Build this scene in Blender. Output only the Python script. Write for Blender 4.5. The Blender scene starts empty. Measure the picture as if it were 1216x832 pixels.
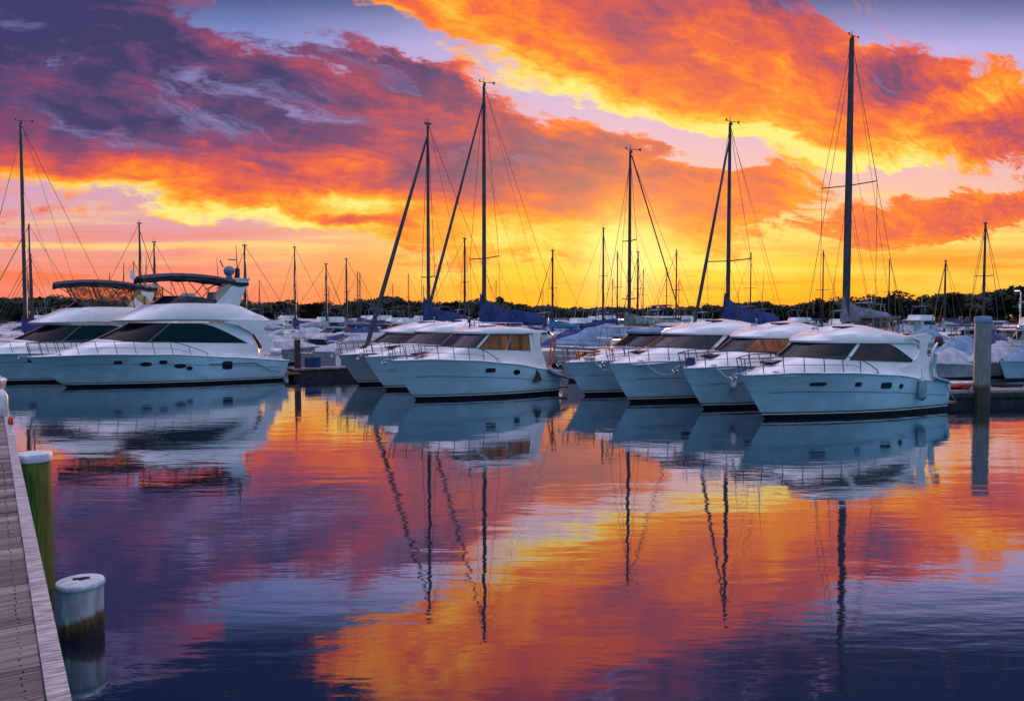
import bpy, bmesh, math, random
from mathutils import Vector, Matrix, noise as mnoise
R = math.radians
random.seed(7)
scene = bpy.context.scene
COL = scene.collection

# ---------------------------------------------------------------- camera
EYE = 3.2
FOC = 946.0                      # focal length in photograph pixels (1216 wide)
TILT = math.atan(41 / FOC)
cam_d = bpy.data.cameras.new('camera')
cam = bpy.data.objects.new('camera', cam_d)
COL.objects.link(cam)
cam.location = (0, 0, EYE)
cam.rotation_euler = (R(90) - TILT, 0, 0)
cam_d.sensor_width = 36.0
cam_d.lens = 36.0 * FOC / 1216.0
cam_d.clip_start = 0.05
cam_d.clip_end = 6000
scene.camera = cam

# ---------------------------------------------------------------- view
scene.view_settings.view_transform = 'Standard'
scene.view_settings.look = 'None'
scene.view_settings.exposure = 0.0
scene.view_settings.gamma = 1.0
scene.view_settings.use_curve_mapping = False
try:
    scene.cycles.max_bounces = 6
    scene.cycles.glossy_bounces = 4
    scene.cycles.diffuse_bounces = 3
    scene.cycles.transparent_max_bounces = 8
    scene.cycles.caustics_reflective = False
    scene.cycles.caustics_refractive = False
    scene.cycles.use_denoising = True
except Exception:
    pass

# ---------------------------------------------------------------- node helper
class G:
    """tiny expression helper for shader node trees"""
    def __init__(s, nt): s.nt = nt
    def n(s, kind, **kw):
        nd = s.nt.nodes.new(kind)
        for k, v in kw.items(): setattr(nd, k, v)
        return nd
    def put(s, sock, val):
        if hasattr(val, 'is_output'): s.nt.links.new(val, sock)
        else: sock.default_value = val
    def m(s, op, a, b=0.0, c=0.0, clamp=False):
        nd = s.n('ShaderNodeMath', operation=op); nd.use_clamp = clamp
        s.put(nd.inputs[0], a); s.put(nd.inputs[1], b)
        if op in ('MULTIPLY_ADD',): s.put(nd.inputs[2], c)
        return nd.outputs[0]
    def add(s, a, b): return s.m('ADD', a, b)
    def sub(s, a, b): return s.m('SUBTRACT', a, b)
    def mul(s, a, b): return s.m('MULTIPLY', a, b)
    def ma(s, a, b, c): return s.m('MULTIPLY_ADD', a, b, c)
    def xyz(s, x, y, z=0.0):
        nd = s.n('ShaderNodeCombineXYZ')
        for i, q in enumerate((x, y, z)): s.put(nd.inputs[i], q)
        return nd.outputs[0]
    def sep(s, v):
        nd = s.n('ShaderNodeSeparateXYZ'); s.put(nd.inputs[0], v)
        return nd.outputs
    def noise(s, v, scale=1.0, detail=4.0, rough=.5, dist=0.0, lac=2.0, col=False):
        nd = s.n('ShaderNodeTexNoise'); s.put(nd.inputs['Vector'], v)
        nd.inputs['Scale'].default_value = scale; nd.inputs['Detail'].default_value = detail
        nd.inputs['Roughness'].default_value = rough; nd.inputs['Distortion'].default_value = dist
        nd.inputs['Lacunarity'].default_value = lac
        return nd.outputs['Color'] if col else nd.outputs[0]
    def rng(s, v, a, b, c=0.0, d=1.0, smooth=True):
        nd = s.n('ShaderNodeMapRange'); nd.interpolation_type = 'SMOOTHSTEP' if smooth else 'LINEAR'
        nd.clamp = True
        for i, q in enumerate((v, a, b, c, d)): s.put(nd.inputs[i], q)
        return nd.outputs[0]
    def ramp(s, f, stops, interp='LINEAR'):
        nd = s.n('ShaderNodeValToRGB'); s.put(nd.inputs[0], f)
        cr = nd.color_ramp; cr.interpolation = interp
        while len(cr.elements) > 1: cr.elements.remove(cr.elements[-1])
        cr.elements[0].position = stops[0][0]; cr.elements[0].color = (*stops[0][1], 1)
        for p, c in stops[1:]:
            e = cr.elements.new(p); e.color = (*c, 1)
        return nd.outputs[0]
    def mix(s, f, a, b, mode='MIX'):
        nd = s.n('ShaderNodeMix', data_type='RGBA', blend_type=mode)
        s.put(nd.inputs[0], f)
        for i, q in ((6, a), (7, b)):
            s.put(nd.inputs[i], (*q, 1) if isinstance(q, tuple) and len(q) == 3 else q)
        return nd.outputs[2]
    def vm(s, op, a, b):
        nd = s.n('ShaderNodeVectorMath', operation=op); s.put(nd.inputs[0], a); s.put(nd.inputs[1], b)
        return nd.outputs[0]

def srgb(r, g, b):
    f = lambda c: (c / 255 / 12.92) if c <= 10.3 else ((c / 255 + .055) / 1.055) ** 2.4
    return (f(r), f(g), f(b))

# ---------------------------------------------------------------- sky
SUN_AZ, SUN_EL = R(8.2), R(3.9)
world = bpy.data.worlds.new('World')
scene.world = world
world.use_nodes = True
wt = world.node_tree
wt.nodes.clear()
g = G(wt)
tc = g.n('ShaderNodeTexCoord')
dx, dy, dz = g.sep(tc.outputs['Generated'])
yy = g.m('MAXIMUM', dy, .12)
u = g.m('DIVIDE', dx, yy)
v = g.m('DIVIDE', dz, yy)
# angular sky chart: 1 unit = 100 steps of the chart, horizon at Y = 3.75, Y falls with height
SX = g.ma(u, 9.46, 6.08)
SY = g.ma(v, -9.46, 3.75)
# cloud-deck coordinates (perspective of a high flat deck)
den = g.m('ADD', g.m('MAXIMUM', v, 0.0), .11)
deck_c = g.xyz(g.m('DIVIDE', u, den), g.m('DIVIDE', .9, den), 0.3)
chart = g.xyz(SX, SY, 0)
rot = g.n('ShaderNodeMapping'); g.put(rot.inputs[0], chart)
rot.inputs['Rotation'].default_value = (0, 0, R(-13)); rot.inputs['Scale'].default_value = (.55, 1.5, 1)
warpA = g.noise(rot.outputs[0], .9, 5, .62, 0.4, col=True)
w1, w2, _ = g.sep(warpA)
rot2 = g.n('ShaderNodeMapping'); g.put(rot2.inputs[0], chart)
rot2.inputs['Rotation'].default_value = (0, 0, R(-10)); rot2.inputs['Scale'].default_value = (.38, 1.75, 1)
wX = g.ma(g.sub(w1, .5), 2.0, SX)
wY = g.ma(g.sub(w2, .5), 1.05, SY)
P = g.xyz(wX, wY, 0)
def blob(P, cx, cy, rx, ry, deg, amp):
    mp = g.n('ShaderNodeMapping', vector_type='TEXTURE'); g.put(mp.inputs[0], P)
    mp.inputs['Location'].default_value = (cx / 100, cy / 100, 0)
    mp.inputs['Rotation'].default_value = (0, 0, R(deg))
    mp.inputs['Scale'].default_value = (rx / 100, ry / 100, 1)
    ln = g.n('ShaderNodeVectorMath', operation='LENGTH'); g.put(ln.inputs[0], mp.outputs[0])
    return g.rng(ln.outputs['Value'], 0.0, 1.0, amp, 0.0)
def blobs(P, lst, base=0.0):
    acc = base
    for i, b in enumerate(lst):
        if i and i % 8 == 0:      # evaluate in short batches (keeps the shader's live values few)
            P = g.vm('ADD', P, g.xyz(g.mul(acc, 1e-6), 0.0, 0.0))
        acc = g.add(acc, blob(P, *b))
    return acc
cover = blobs(P, [
    # long violet mass coming in from the left
    (-60, 70, 420, 250, 10, 1.0), (150, 110, 370, 190, 14, .9), (400, 165, 320, 160, 12, .95),
    (620, 222, 330, 120, 8, 1.0), (800, 240, 250, 72, 2, .85), (940, 216, 150, 30, -8, .5), (150, 190, 420, 62, 8, .5), (500, 255, 330, 60, 5, .6), (540, 140, 230, 70, 14, .55), (700, 185, 170, 50, 12, .4),
    # burning band from the top to the right
    (560, 0, 210, 90, 20, .8), (740, 50, 330, 140, 20, 1.2), (960, 115, 300, 120, 22, 1.1), (1160, 150, 230, 70, 10, .85),
    (700, -60, 420, 120, 8, .7), (520, -35, 170, 90, 0, .6), (1190, 120, 160, 70, 25, .5),
    (1075, 95, 110, 45, 30, .4),
    # low bank right
    (1130, 266, 240, 44, -6, .95), (1300, 232, 170, 40, -8, .6),
])
cover = g.m('MINIMUM', cover, 1.05)
cover = blobs(P, [
    # thin gaps
    (150, 100, 150, 60, 24, -.42), (60, 70, 120, 40, 15, -.35), (260, 180, 70, 20, 8, -.3), (250, 35, 110, 30, 20, -.4), (380, 90, 90, 25, 20, -.3), (480, 70, 70, 18, 20, -.5), (820, 205, 150, 18, 6, -.5), (1050, 218, 160, 18, 4, -.6), (760, 150, 180, 20, 16, -.4), (165, 135, 40, 14, 10, -.25), (330, 30, 120, 26, 12, -.35),
    (1210, 20, 200, 75, 10, -1.0), (860, -10, 60, 10, 0, -.3), (800, 180, 130, 16, 14, -.35), (1130, 140, 90, 14, -20, -.3),
], cover)
fbm = g.noise(rot2.outputs[0], 1.25, 8, .60, 0.9)
fbm2 = g.noise(chart, 1.7, 7, .62, .5)
fine = g.noise(rot2.outputs[0], 3.6, 6, .62, 1.2)
# wind streaks fan out from a point low on the right, as parallel cloud rows do in perspective
qx = g.sub(13.0, g.ma(g.sub(w1, .5), 1.1, SX)); qy = g.sub(3.3, g.ma(g.sub(w2, .5), .7, SY))
rad = g.m('LOGARITHM', g.m('SQRT', g.add(g.mul(qx, qx), g.mul(qy, qy))), 2.718)
th = g.m('ARCTAN2', qy, qx)
fan = g.xyz(g.mul(rad, 3.2), g.mul(th, 13.0), 1.0)
streak = g.noise(fan, 1.35, 8, .64, .8)
streak2 = g.noise(g.xyz(g.mul(rad, 3.4), g.mul(th, 17.0), 7.0), 2.1, 7, .62, .5)
nz = g.add(g.ma(g.sub(streak, .5), 1.35, g.mul(g.sub(fbm2, .5), .95)), g.mul(g.sub(g.noise(rot2.outputs[0], 9.0, 6, .68, 1.0), .5), .42))
cov = g.add(cover, nz)
alpha = g.rng(cov, .16, .46)
thick = g.rng(cov, .45, 1.25)
# darkness field of the clouds: 0 = yellow fire, 1 = night blue
tone = blobs(P, [
    (-130, -20, 640, 275, 14, .60), (260, 90, 320, 100, 14, .05), (850, 125, 460, 105, 15, -.10), (150, -80, 330, 100, 0, .40), (390, 110, 230, 80, 12, .10), (120, 120, 260, 80, 8, .05), (240, 80, 380, 150, 14, .20), (500, 150, 330, 110, 12, .10), (430, 72, 220, 46, 18, .30), (600, 125, 200, 36, 15, .28), (740, 172, 120, 24, 12, .2), (130, 20, 260, 90, 10, .10),
    (640, 200, 320, 80, 8, .20), (250, 180, 380, 80, 10, .26), (60, 170, 260, 60, 5, .06), (850, 215, 160, 40, 0, .05),
    (40, 226, 260, 26, 6, -.24), (300, 262, 250, 26, 9, -.40), (440, 235, 120, 32, -6, -.38), (170, 205, 90, 22, 14, -.10),
    (560, 268, 190, 38, 4, -.18), (730, 285, 250, 40, 2, -.25), (420, 262, 90, 16, 8, .22),
    (470, 50, 110, 50, 30, -.20), (650, 112, 210, 40, 20, -.38), (860, 158, 220, 36, 14, -.36), (1050, 200, 180, 40, 8, -.36),
    (560, 20, 120, 40, 40, -.10), (760, 30, 110, 60, 10, .22), (900, -10, 160, 80, 10, .38), (800, 75, 160, 40, 20, .12), (960, 70, 80, 50, 40, .16),
    (1070, 100, 110, 60, 10, .40), (1200, 170, 130, 50, 10, .26), (1150, 120, 90, 20, -18, -.22), (1110, 150, 120, 25, -20, -.1),
    (1100, 262, 260, 60, -4, .06), (960, 245, 120, 30, 0, -.1), (900, -140, 600, 130, 0, .50), (900, -70, 380, 80, 0, .35), (290, 222, 330, 62, 8, -.13), (390, 215, 170, 48, 0, -.13), (500, -70, 160, 60, 0, -.1), (880, 20, 100, 50, 20, -.05),
], .40)
tone = g.add(tone, g.ma(g.sub(fine, .5), .22, g.add(g.mul(g.sub(fbm2, .5), .36), g.mul(g.sub(streak2, .5), g.rng(SX, 4.5, 8.0, .72, .40)))))
tone = g.ma(g.sub(thick, .5), .10, tone)
cloud_col = g.ramp(tone, [
    (0.00, srgb(255, 226, 120)), (.10, srgb(255, 200, 80)), (.20, srgb(255, 168, 45)), (.32, srgb(250, 132, 32)),
    (.43, srgb(234, 100, 50)), (.54, srgb(208, 80, 72)), (.65, srgb(172, 70, 92)), (.76, srgb(130, 62, 100)), (.88, srgb(92, 60, 106)), (1.0, srgb(56, 50, 98))])
# clear air behind the clouds
vv = g.add(g.m('DIVIDE', g.sub(3.75, wY), 3.75), g.mul(g.sub(fbm, .5), .04))
air_c = g.ramp(vv, [
    (0.0, srgb(255, 140, 12)), (.08, srgb(255, 166, 20)), (.16, srgb(255, 190, 50)), (.24, srgb(255, 205, 100)), (.33, srgb(246, 190, 150)),
    (.45, srgb(228, 178, 182)), (.62, srgb(214, 176, 204)), (.85, srgb(178, 168, 218)), (1.0, srgb(140, 146, 206))])
air_l = g.ramp(vv, [
    (0.0, srgb(236, 116, 96)), (.10, srgb(238, 134, 110)), (.22, srgb(226, 146, 140)), (.34, srgb(208, 154, 176)), (.5, srgb(176, 150, 196)),
    (.8, srgb(130, 140, 200)), (1.0, srgb(110, 130, 196))])
side = g.m('ABSOLUTE', g.sub(SX, 7.2))
sidef = g.rng(g.ma(g.sub(SX, 7.2), -1.0, 0.0), .8, 5.0)
air = g.mix(sidef, air_c, air_l)
sider = g.rng(SX, 9.0, 14.0, 0.0, .55)
air = g.mix(sider, air, g.ramp(vv, [(0, srgb(250, 140, 46)), (.15, srgb(250, 160, 70)), (.3, srgb(240, 176, 120)), (.45, srgb(226, 172, 172)), (.8, srgb(176, 164, 212)), (1, srgb(150, 150, 208))]))
# thin lit streaks low over the horizon
stm = g.n('ShaderNodeMapping'); g.put(stm.inputs[0], chart)
stm.inputs['Rotation'].default_value = (0, 0, R(-2)); stm.inputs['Scale'].default_value = (.25, 4.2, 1)
st = g.noise(stm.outputs[0], 1.0, 6, .55, .3)
low = g.rng(vv, .34, .12)
air = g.mix(g.mul(g.rng(st, .52, .66), g.mul(low, .55)), air, srgb(236, 100, 22))
air = g.mix(g.mul(g.rng(st, .50, .34), g.mul(g.rng(vv, .05, .2), g.mul(g.rng(vv, .42, .25), .6))), air, srgb(255, 222, 110))
air = g.mix(g.rng(SY, .70, -.40), air, srgb(12, 30, 72))
cloud_col = g.mix(g.mul(g.rng(streak, .54, .70), g.mul(g.rng(tone, .66, .9), .6)), cloud_col, srgb(158, 150, 208))
sky = g.mix(alpha, air, cloud_col)
# glow round the sun
sdir = (math.sin(SUN_AZ) * math.cos(SUN_EL), math.cos(SUN_AZ) * math.cos(SUN_EL), math.sin(SUN_EL))
dt = g.n('ShaderNodeVectorMath', operation='DOT_PRODUCT'); g.put(dt.inputs[0], tc.outputs['Generated']); dt.inputs[1].default_value = sdir
ang = g.m('ARCCOSINE', g.m('MINIMUM', dt.outputs['Value'], 1.0))
glow = g.m('POWER', 2.718, g.mul(g.mul(ang, ang), -420.0))
glow2 = g.m('POWER', 2.718, g.mul(g.mul(ang, ang), -24.0))
sky = g.mix(g.mul(glow2, .16), sky, srgb(255, 200, 50))
sky = g.mix(g.mul(glow, .75), sky, srgb(255, 238, 150))
# overhead and behind: open dusk sky
over = g.ramp(dz, [(0.0, (.02, .30, .48)), (.25, (.03, .35, .63)), (.6, (.53, .58, .92)), (1.0, (1.68, 1.34, 1.80))])
up = g.rng(dz, .60, .82)
back = g.rng(dy, .30, .02)
mixf = g.m('MAXIMUM', up, back)
upper_dim = g.rng(dz, .40, .54)
sky = g.mix(g.mul(upper_dim, .85), sky, srgb(24, 42, 88))
sky = g.mix(mixf, sky, over)
nishita = g.n('ShaderNodeTexSky', sky_type='NISHITA')
nishita.sun_disc = False
nishita.sun_elevation = SUN_EL
nishita.sun_rotation = SUN_AZ
nis = g.n('ShaderNodeVectorMath', operation='SCALE'); g.put(nis.inputs[0], nishita.outputs[0]); nis.inputs['Scale'].default_value = .006
sky = g.mix(1.0, sky, nis.outputs[0], 'ADD')
bg = g.n('ShaderNodeBackground'); g.put(bg.inputs[0], sky); bg.inputs[1].default_value = 1.10
wo = g.n('ShaderNodeOutputWorld'); wt.links.new(bg.outputs[0], wo.inputs[0])
world.cycles.sampling_method = 'MANUAL'
world.cycles.sample_map_resolution = 512

sun_d = bpy.data.lights.new('sun', 'SUN')
sun_d.energy = 2.4
sun_d.angle = R(3.0)
sun_d.color = (1.0, .50, .20)
sun = bpy.data.objects.new('sun', sun_d)
COL.objects.link(sun)
sun.rotation_euler = (Vector(sdir)).to_track_quat('Z', 'Y').to_euler()

# ================================================================ mesh helpers
class MB:
    def __init__(s): s.v = []; s.f = []; s.mi = []
    def pt(s, p): s.v.append(tuple(p)); return len(s.v) - 1
    def face(s, idx, mi=0): s.f.append(tuple(idx)); s.mi.append(mi)
    def poly(s, pts, mi=0): s.face([s.pt(p) for p in pts], mi)
    def grid(s, rows, mi=0, close=False):
        ids = [[s.pt(p) for p in r] for r in rows]
        for a in range(len(ids) - 1):
            n = len(ids[a]); m = mi[a] if isinstance(mi, (list, tuple)) else mi
            for b in range(n if close else n - 1):
                c = (b + 1) % n
                s.face((ids[a][b], ids[a][c], ids[a + 1][c], ids[a + 1][b]), m)
        return ids
    def box(s, c, d, rot=0.0, mi=0, tilt=0.0):
        M = Matrix.Translation(c) @ Matrix.Rotation(rot, 4, 'Z') @ Matrix.Rotation(tilt, 4, 'Y')
        P = [M @ Vector((x * d[0] / 2, y * d[1] / 2, z * d[2] / 2)) for x in (-1, 1) for y in (-1, 1) for z in (-1, 1)]
        i = [s.pt(p) for p in P]
        for q in ((0, 1, 3, 2), (4, 6, 7, 5), (0, 4, 5, 1), (2, 3, 7, 6), (0, 2, 6, 4), (1, 5, 7, 3)):
            s.face([i[k] for k in q], mi)
    def tube(s, pts, r, n=6, mi=0, caps=True):
        pts = [Vector(p) for p in pts]
        rr = r if isinstance(r, (list, tuple)) else [r] * len(pts)
        rows = []
        up = None
        for k, p in enumerate(pts):
            d = (pts[min(k + 1, len(pts) - 1)] - pts[max(k - 1, 0)])
            if d.length < 1e-9: d = Vector((0, 0, 1))
            d.normalize()
            if up is None: up = Vector((0, 0, 1)) if abs(d.z) < .9 else Vector((1, 0, 0))
            a = d.cross(up)
            if a.length < 1e-6: a = d.cross(Vector((0, 1, 0)))
            a.normalize(); b = d.cross(a).normalized(); up = -b if False else a.cross(d).normalized()
            rows.append([p + (a * math.cos(t) + b * math.sin(t)) * rr[k] for t in [2 * math.pi * j / n for j in range(n)]])
        ids = s.grid(rows, mi, close=True)
        if caps:
            s.face(list(reversed(ids[0])), mi); s.face(ids[-1], mi)
    def lathe(s, prof, c=(0, 0, 0), n=20, mi=0):
        rows = [[(c[0] + r * math.cos(t), c[1] + r * math.sin(t), c[2] + z) for t in [2 * math.pi * j / n for j in range(n)]] for r, z in prof]
        return s.grid(rows, mi, close=True)
    def prism(s, poly_xz, y0, y1, mi=0):
        a = [s.pt((x, y0, z)) for x, z in poly_xz]; b = [s.pt((x, y1, z)) for x, z in poly_xz]
        n = len(a)
        s.face(a, mi); s.face(list(reversed(b)), mi)
        for k in range(n): s.face((a[(k + 1) % n], a[k], b[k], b[(k + 1) % n]), mi)
    def ball(s, c, r, n=10, mi=0, sq=(1, 1, 1)):
        rows = []
        for a in range(n // 2 + 1):
            ph = -math.pi / 2 + math.pi * a / (n // 2)
            rows.append([(c[0] + sq[0] * r * math.cos(ph) * math.cos(t), c[1] + sq[1] * r * math.cos(ph) * math.sin(t), c[2] + sq[2] * r * math.sin(ph)) for t in [2 * math.pi * j / n for j in range(n)]])
        s.grid(rows, mi, close=True)
    def build(s, name, mats, parent=None, sharp=38, loc=None):
        me = bpy.data.meshes.new(name)
        me.from_pydata(s.v, [], s.f)
        if not isinstance(mats, (list, tuple)): mats = [mats]
        for m in mats: me.materials.append(m)
        me.polygons.foreach_set('material_index', s.mi)
        bm = bmesh.new(); bm.from_mesh(me)
        bmesh.ops.remove_doubles(bm, verts=bm.verts, dist=.0004)
        bmesh.ops.recalc_face_normals(bm, faces=bm.faces)
        bm.to_mesh(me); bm.free()
        if sharp:
            me.polygons.foreach_set('use_smooth', [True] * len(me.polygons))
            me.set_sharp_from_angle(angle=R(sharp))
        o = bpy.data.objects.new(name, me)
        COL.objects.link(o)
        if parent: o.parent = parent
        if loc: o.location = loc
        return o

def tag(o, label, cat, group=None, kind=None):
    if label: o['label'] = label
    if cat: o['category'] = cat
    if group: o['group'] = group
    if kind: o['kind'] = kind
    return o
def thing(name, label, cat, loc=(0, 0, 0), rz=0.0, group=None):
    o = bpy.data.objects.new(name, None)
    COL.objects.link(o); o.location = loc; o.rotation_euler = (0, 0, rz)
    o.empty_display_size = .2
    return tag(o, label, cat, group)
def struct(o):
    o['kind'] = 'structure'; return o
def copy_tree(o, parent=None):
    c = o.copy(); COL.objects.link(c); c.parent = parent
    for ch in list(o.children): copy_tree(ch, c)
    return c

# ================================================================ materials
MAT = {}
def mat(name, col, rough=.5, metal=0.0, var=0.0, vscale=3.0, bump=0.0, bscale=20.0, col2=None, coat=0.0, spec=.5, stretch=(1, 1, 1), ior=None):
    m = bpy.data.materials.new(name); m.use_nodes = True
    nt = m.node_tree; b = nt.nodes['Principled BSDF']; q = G(nt)
    b.inputs['Base Color'].default_value = (*col, 1); b.inputs['Roughness'].default_value = rough
    b.inputs['Metallic'].default_value = metal; b.inputs['Coat Weight'].default_value = coat
    b.inputs['Specular IOR Level'].default_value = spec
    if ior: b.inputs['IOR'].default_value = ior
    if var or bump:
        t = q.n('ShaderNodeTexCoord')
        mp = q.n('ShaderNodeMapping'); q.put(mp.inputs[0], t.outputs['Object']); mp.inputs['Scale'].default_value = stretch
        if var:
            nz = q.noise(mp.outputs[0], vscale, 6, .6, .3)
            c2 = col2 or tuple(c * (1 - var) for c in col)
            f = q.rng(nz, .38, .66)
            q.put(b.inputs['Base Color'], q.mix(f, tuple(c2), tuple(min(1, c * (1 + var * .3)) for c in col)))
            q.put(b.inputs['Roughness'], q.rng(nz, .3, .7, min(1, rough * 1.35 + .03), rough * .8))
        if bump:
            nb = q.noise(mp.outputs[0], bscale, 5, .6)
            bp = q.n('ShaderNodeBump'); bp.inputs['Strength'].default_value = bump; bp.inputs['Distance'].default_value = .02
            q.put(bp.inputs['Height'], nb); q.put(b.inputs['Normal'], bp.outputs[0])
    MAT[name] = m
    return m
mat('gelcoat', (.80, .80, .80), .16, var=.10, vscale=1.3, coat=.3, stretch=(1, 1, 3))
mat('hull_gelcoat', (.48, .72, .82), .14, var=.14, vscale=1.1, coat=.5, stretch=(1, 1, 3))  # hulls are white; teal of the sky light is put into this colour
mat('hull_grey', (.30, .36, .38), .2, var=.12, vscale=1.1, coat=.4)
mat('deck_white', (.78, .76, .78), .42, var=.12, vscale=4, bump=.15, bscale=60)
mat('antifoul', (.005, .006, .010), .5, var=.4, vscale=5, spec=.15)
mat('navy_paint', (.02, .03, .07), .3)
mat('glass_dark', (.006, .006, .010), .05, spec=.28, var=.3, vscale=.6)
mat('glass_amber_glow', (.40, .13, .03), .08, spec=.25, var=.75, vscale=1.1, stretch=(2.5, 1, .4))  # orange reflected glow of the panes, painted into the glass colour
mat('glass_brown', (.075, .025, .018), .06, spec=.3, var=.6, vscale=1.1)
mat('glass_smoke', (.03, .022, .035), .05, spec=.4, var=.4, vscale=1.2)
mat('steel', (.45, .46, .5), .22, metal=1.0)
mat('mast_alu', (.05, .05, .065), .5, metal=.4, var=.3, vscale=.5)
mat('wire', (.06, .055, .065), .5, metal=.3)
mat('rubber', (.012, .012, .014), .6)
mat('navy_canvas', (.010, .035, .16), .8, var=.35, vscale=2.2, bump=.6, bscale=5)
mat('grey_canvas', (.17, .19, .23), .8, var=.3, vscale=2.2, bump=.6, bscale=5)
mat('black_canvas', (.016, .02, .04), .75, var=.4, vscale=3, bump=.5, bscale=6)
mat('white_canvas', (.34, .39, .45), .75, var=.3, vscale=1.6, bump=.6, bscale=3)
mat('sky_canvas', (.13, .24, .37), .75, var=.3, vscale=1.6, bump=.6, bscale=3)
mat('teal_canvas', (.03, .16, .30), .75, var=.3, vscale=1.6, bump=.6, bscale=3)
mat('sage_canvas', (.20, .25, .22), .8, var=.6, vscale=3.5, bump=.8, bscale=5)
mat('rope', (.38, .35, .32), .9, var=.3, vscale=40)
mat('fender_blue', (.20, .34, .42), .45, var=.25, vscale=6)
mat('fender_white', (.70, .72, .74), .4, var=.25, vscale=6)
mat('interior', (.30, .13, .06), .6, var=.5, vscale=3)
mat('red_plastic', (.60, .045, .02), .35, var=.3, vscale=4)
mat('orange_plastic', (.55, .13, .04), .5, var=.3, vscale=4)
mat('teak', (.22, .12, .06), .6, var=.4, vscale=8, stretch=(1, 8, 1))
mat('pier_planks', (.26, .25, .27), .75, var=.4, vscale=6, bump=.3, bscale=20)
mat('float_black', (.015, .017, .02), .8, var=.3, vscale=5)
mat('clear_vinyl', (.20, .13, .07), .12, var=.9, vscale=5, spec=.9, bump=.7, bscale=7)

def vinyl():
    m = MAT['clear_vinyl']; nt = m.node_tree; q = G(nt); b = nt.nodes['Principled BSDF']; o = nt.nodes['Material Output']
    tr = q.n('ShaderNodeBsdfTransparent'); tr.inputs[0].default_value = (1, .86, .62, 1)
    t = q.n('ShaderNodeTexCoord'); f = q.rng(q.noise(t.outputs['Object'], 2.6, 5, .65, 1.2), .42, .66, .12, .85)
    mx = q.n('ShaderNodeMixShader'); q.put(mx.inputs[0], f); nt.links.new(tr.outputs[0], mx.inputs[1]); nt.links.new(b.outputs[0], mx.inputs[2]); nt.links.new(mx.outputs[0], o.inputs[0])
vinyl()
def grime(nm):
    m = MAT[nm]; nt = m.node_tree; q = G(nt); b = nt.nodes['Principled BSDF']
    t = q.n('ShaderNodeTexCoord'); x, y, z = q.sep(t.outputs['Object'])
    old = b.inputs['Base Color'].links[0].from_socket
    n1 = q.noise(q.xyz(q.mul(x, 2.2), q.mul(y, 2.2), q.mul(z, 1.0)), 1.6, 6, .65)
    drip = q.noise(q.xyz(q.mul(x, 9.0), q.mul(y, 9.0), q.mul(z, .5)), 1.5, 5, .6)
    f = q.mul(q.rng(q.add(z, q.mul(q.sub(n1, .5), .35)), .42, .14), .42)
    c = q.mix(f, old, (.27, .27, .17))
    c = q.mix(q.mul(q.rng(drip, .60, .76), .16), c, (.33, .35, .30))
    q.put(b.inputs['Base Color'], c)
    nb = q.noise(t.outputs['Object'], .9, 2, .5)
    bp = q.n('ShaderNodeBump'); bp.inputs['Strength'].default_value = .35; bp.inputs['Distance'].default_value = .03
    q.put(bp.inputs['Height'], nb); q.put(b.inputs['Normal'], bp.outputs[0])
grime('hull_gelcoat'); grime('hull_grey')
# ---- hull and ring geometry ---------------------------------------------------
def lerp(a, b, t): return a + (b - a) * t
def spline(pts, x):
    if x <= pts[0][0]: return pts[0][1]
    for (x0, y0), (x1, y1) in zip(pts, pts[1:]):
        if x <= x1:
            t = (x - x0) / (x1 - x0); return lerp(y0, y1, t * t * (3 - 2 * t) * .5 + t * .5)
    return pts[-1][1]

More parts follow.
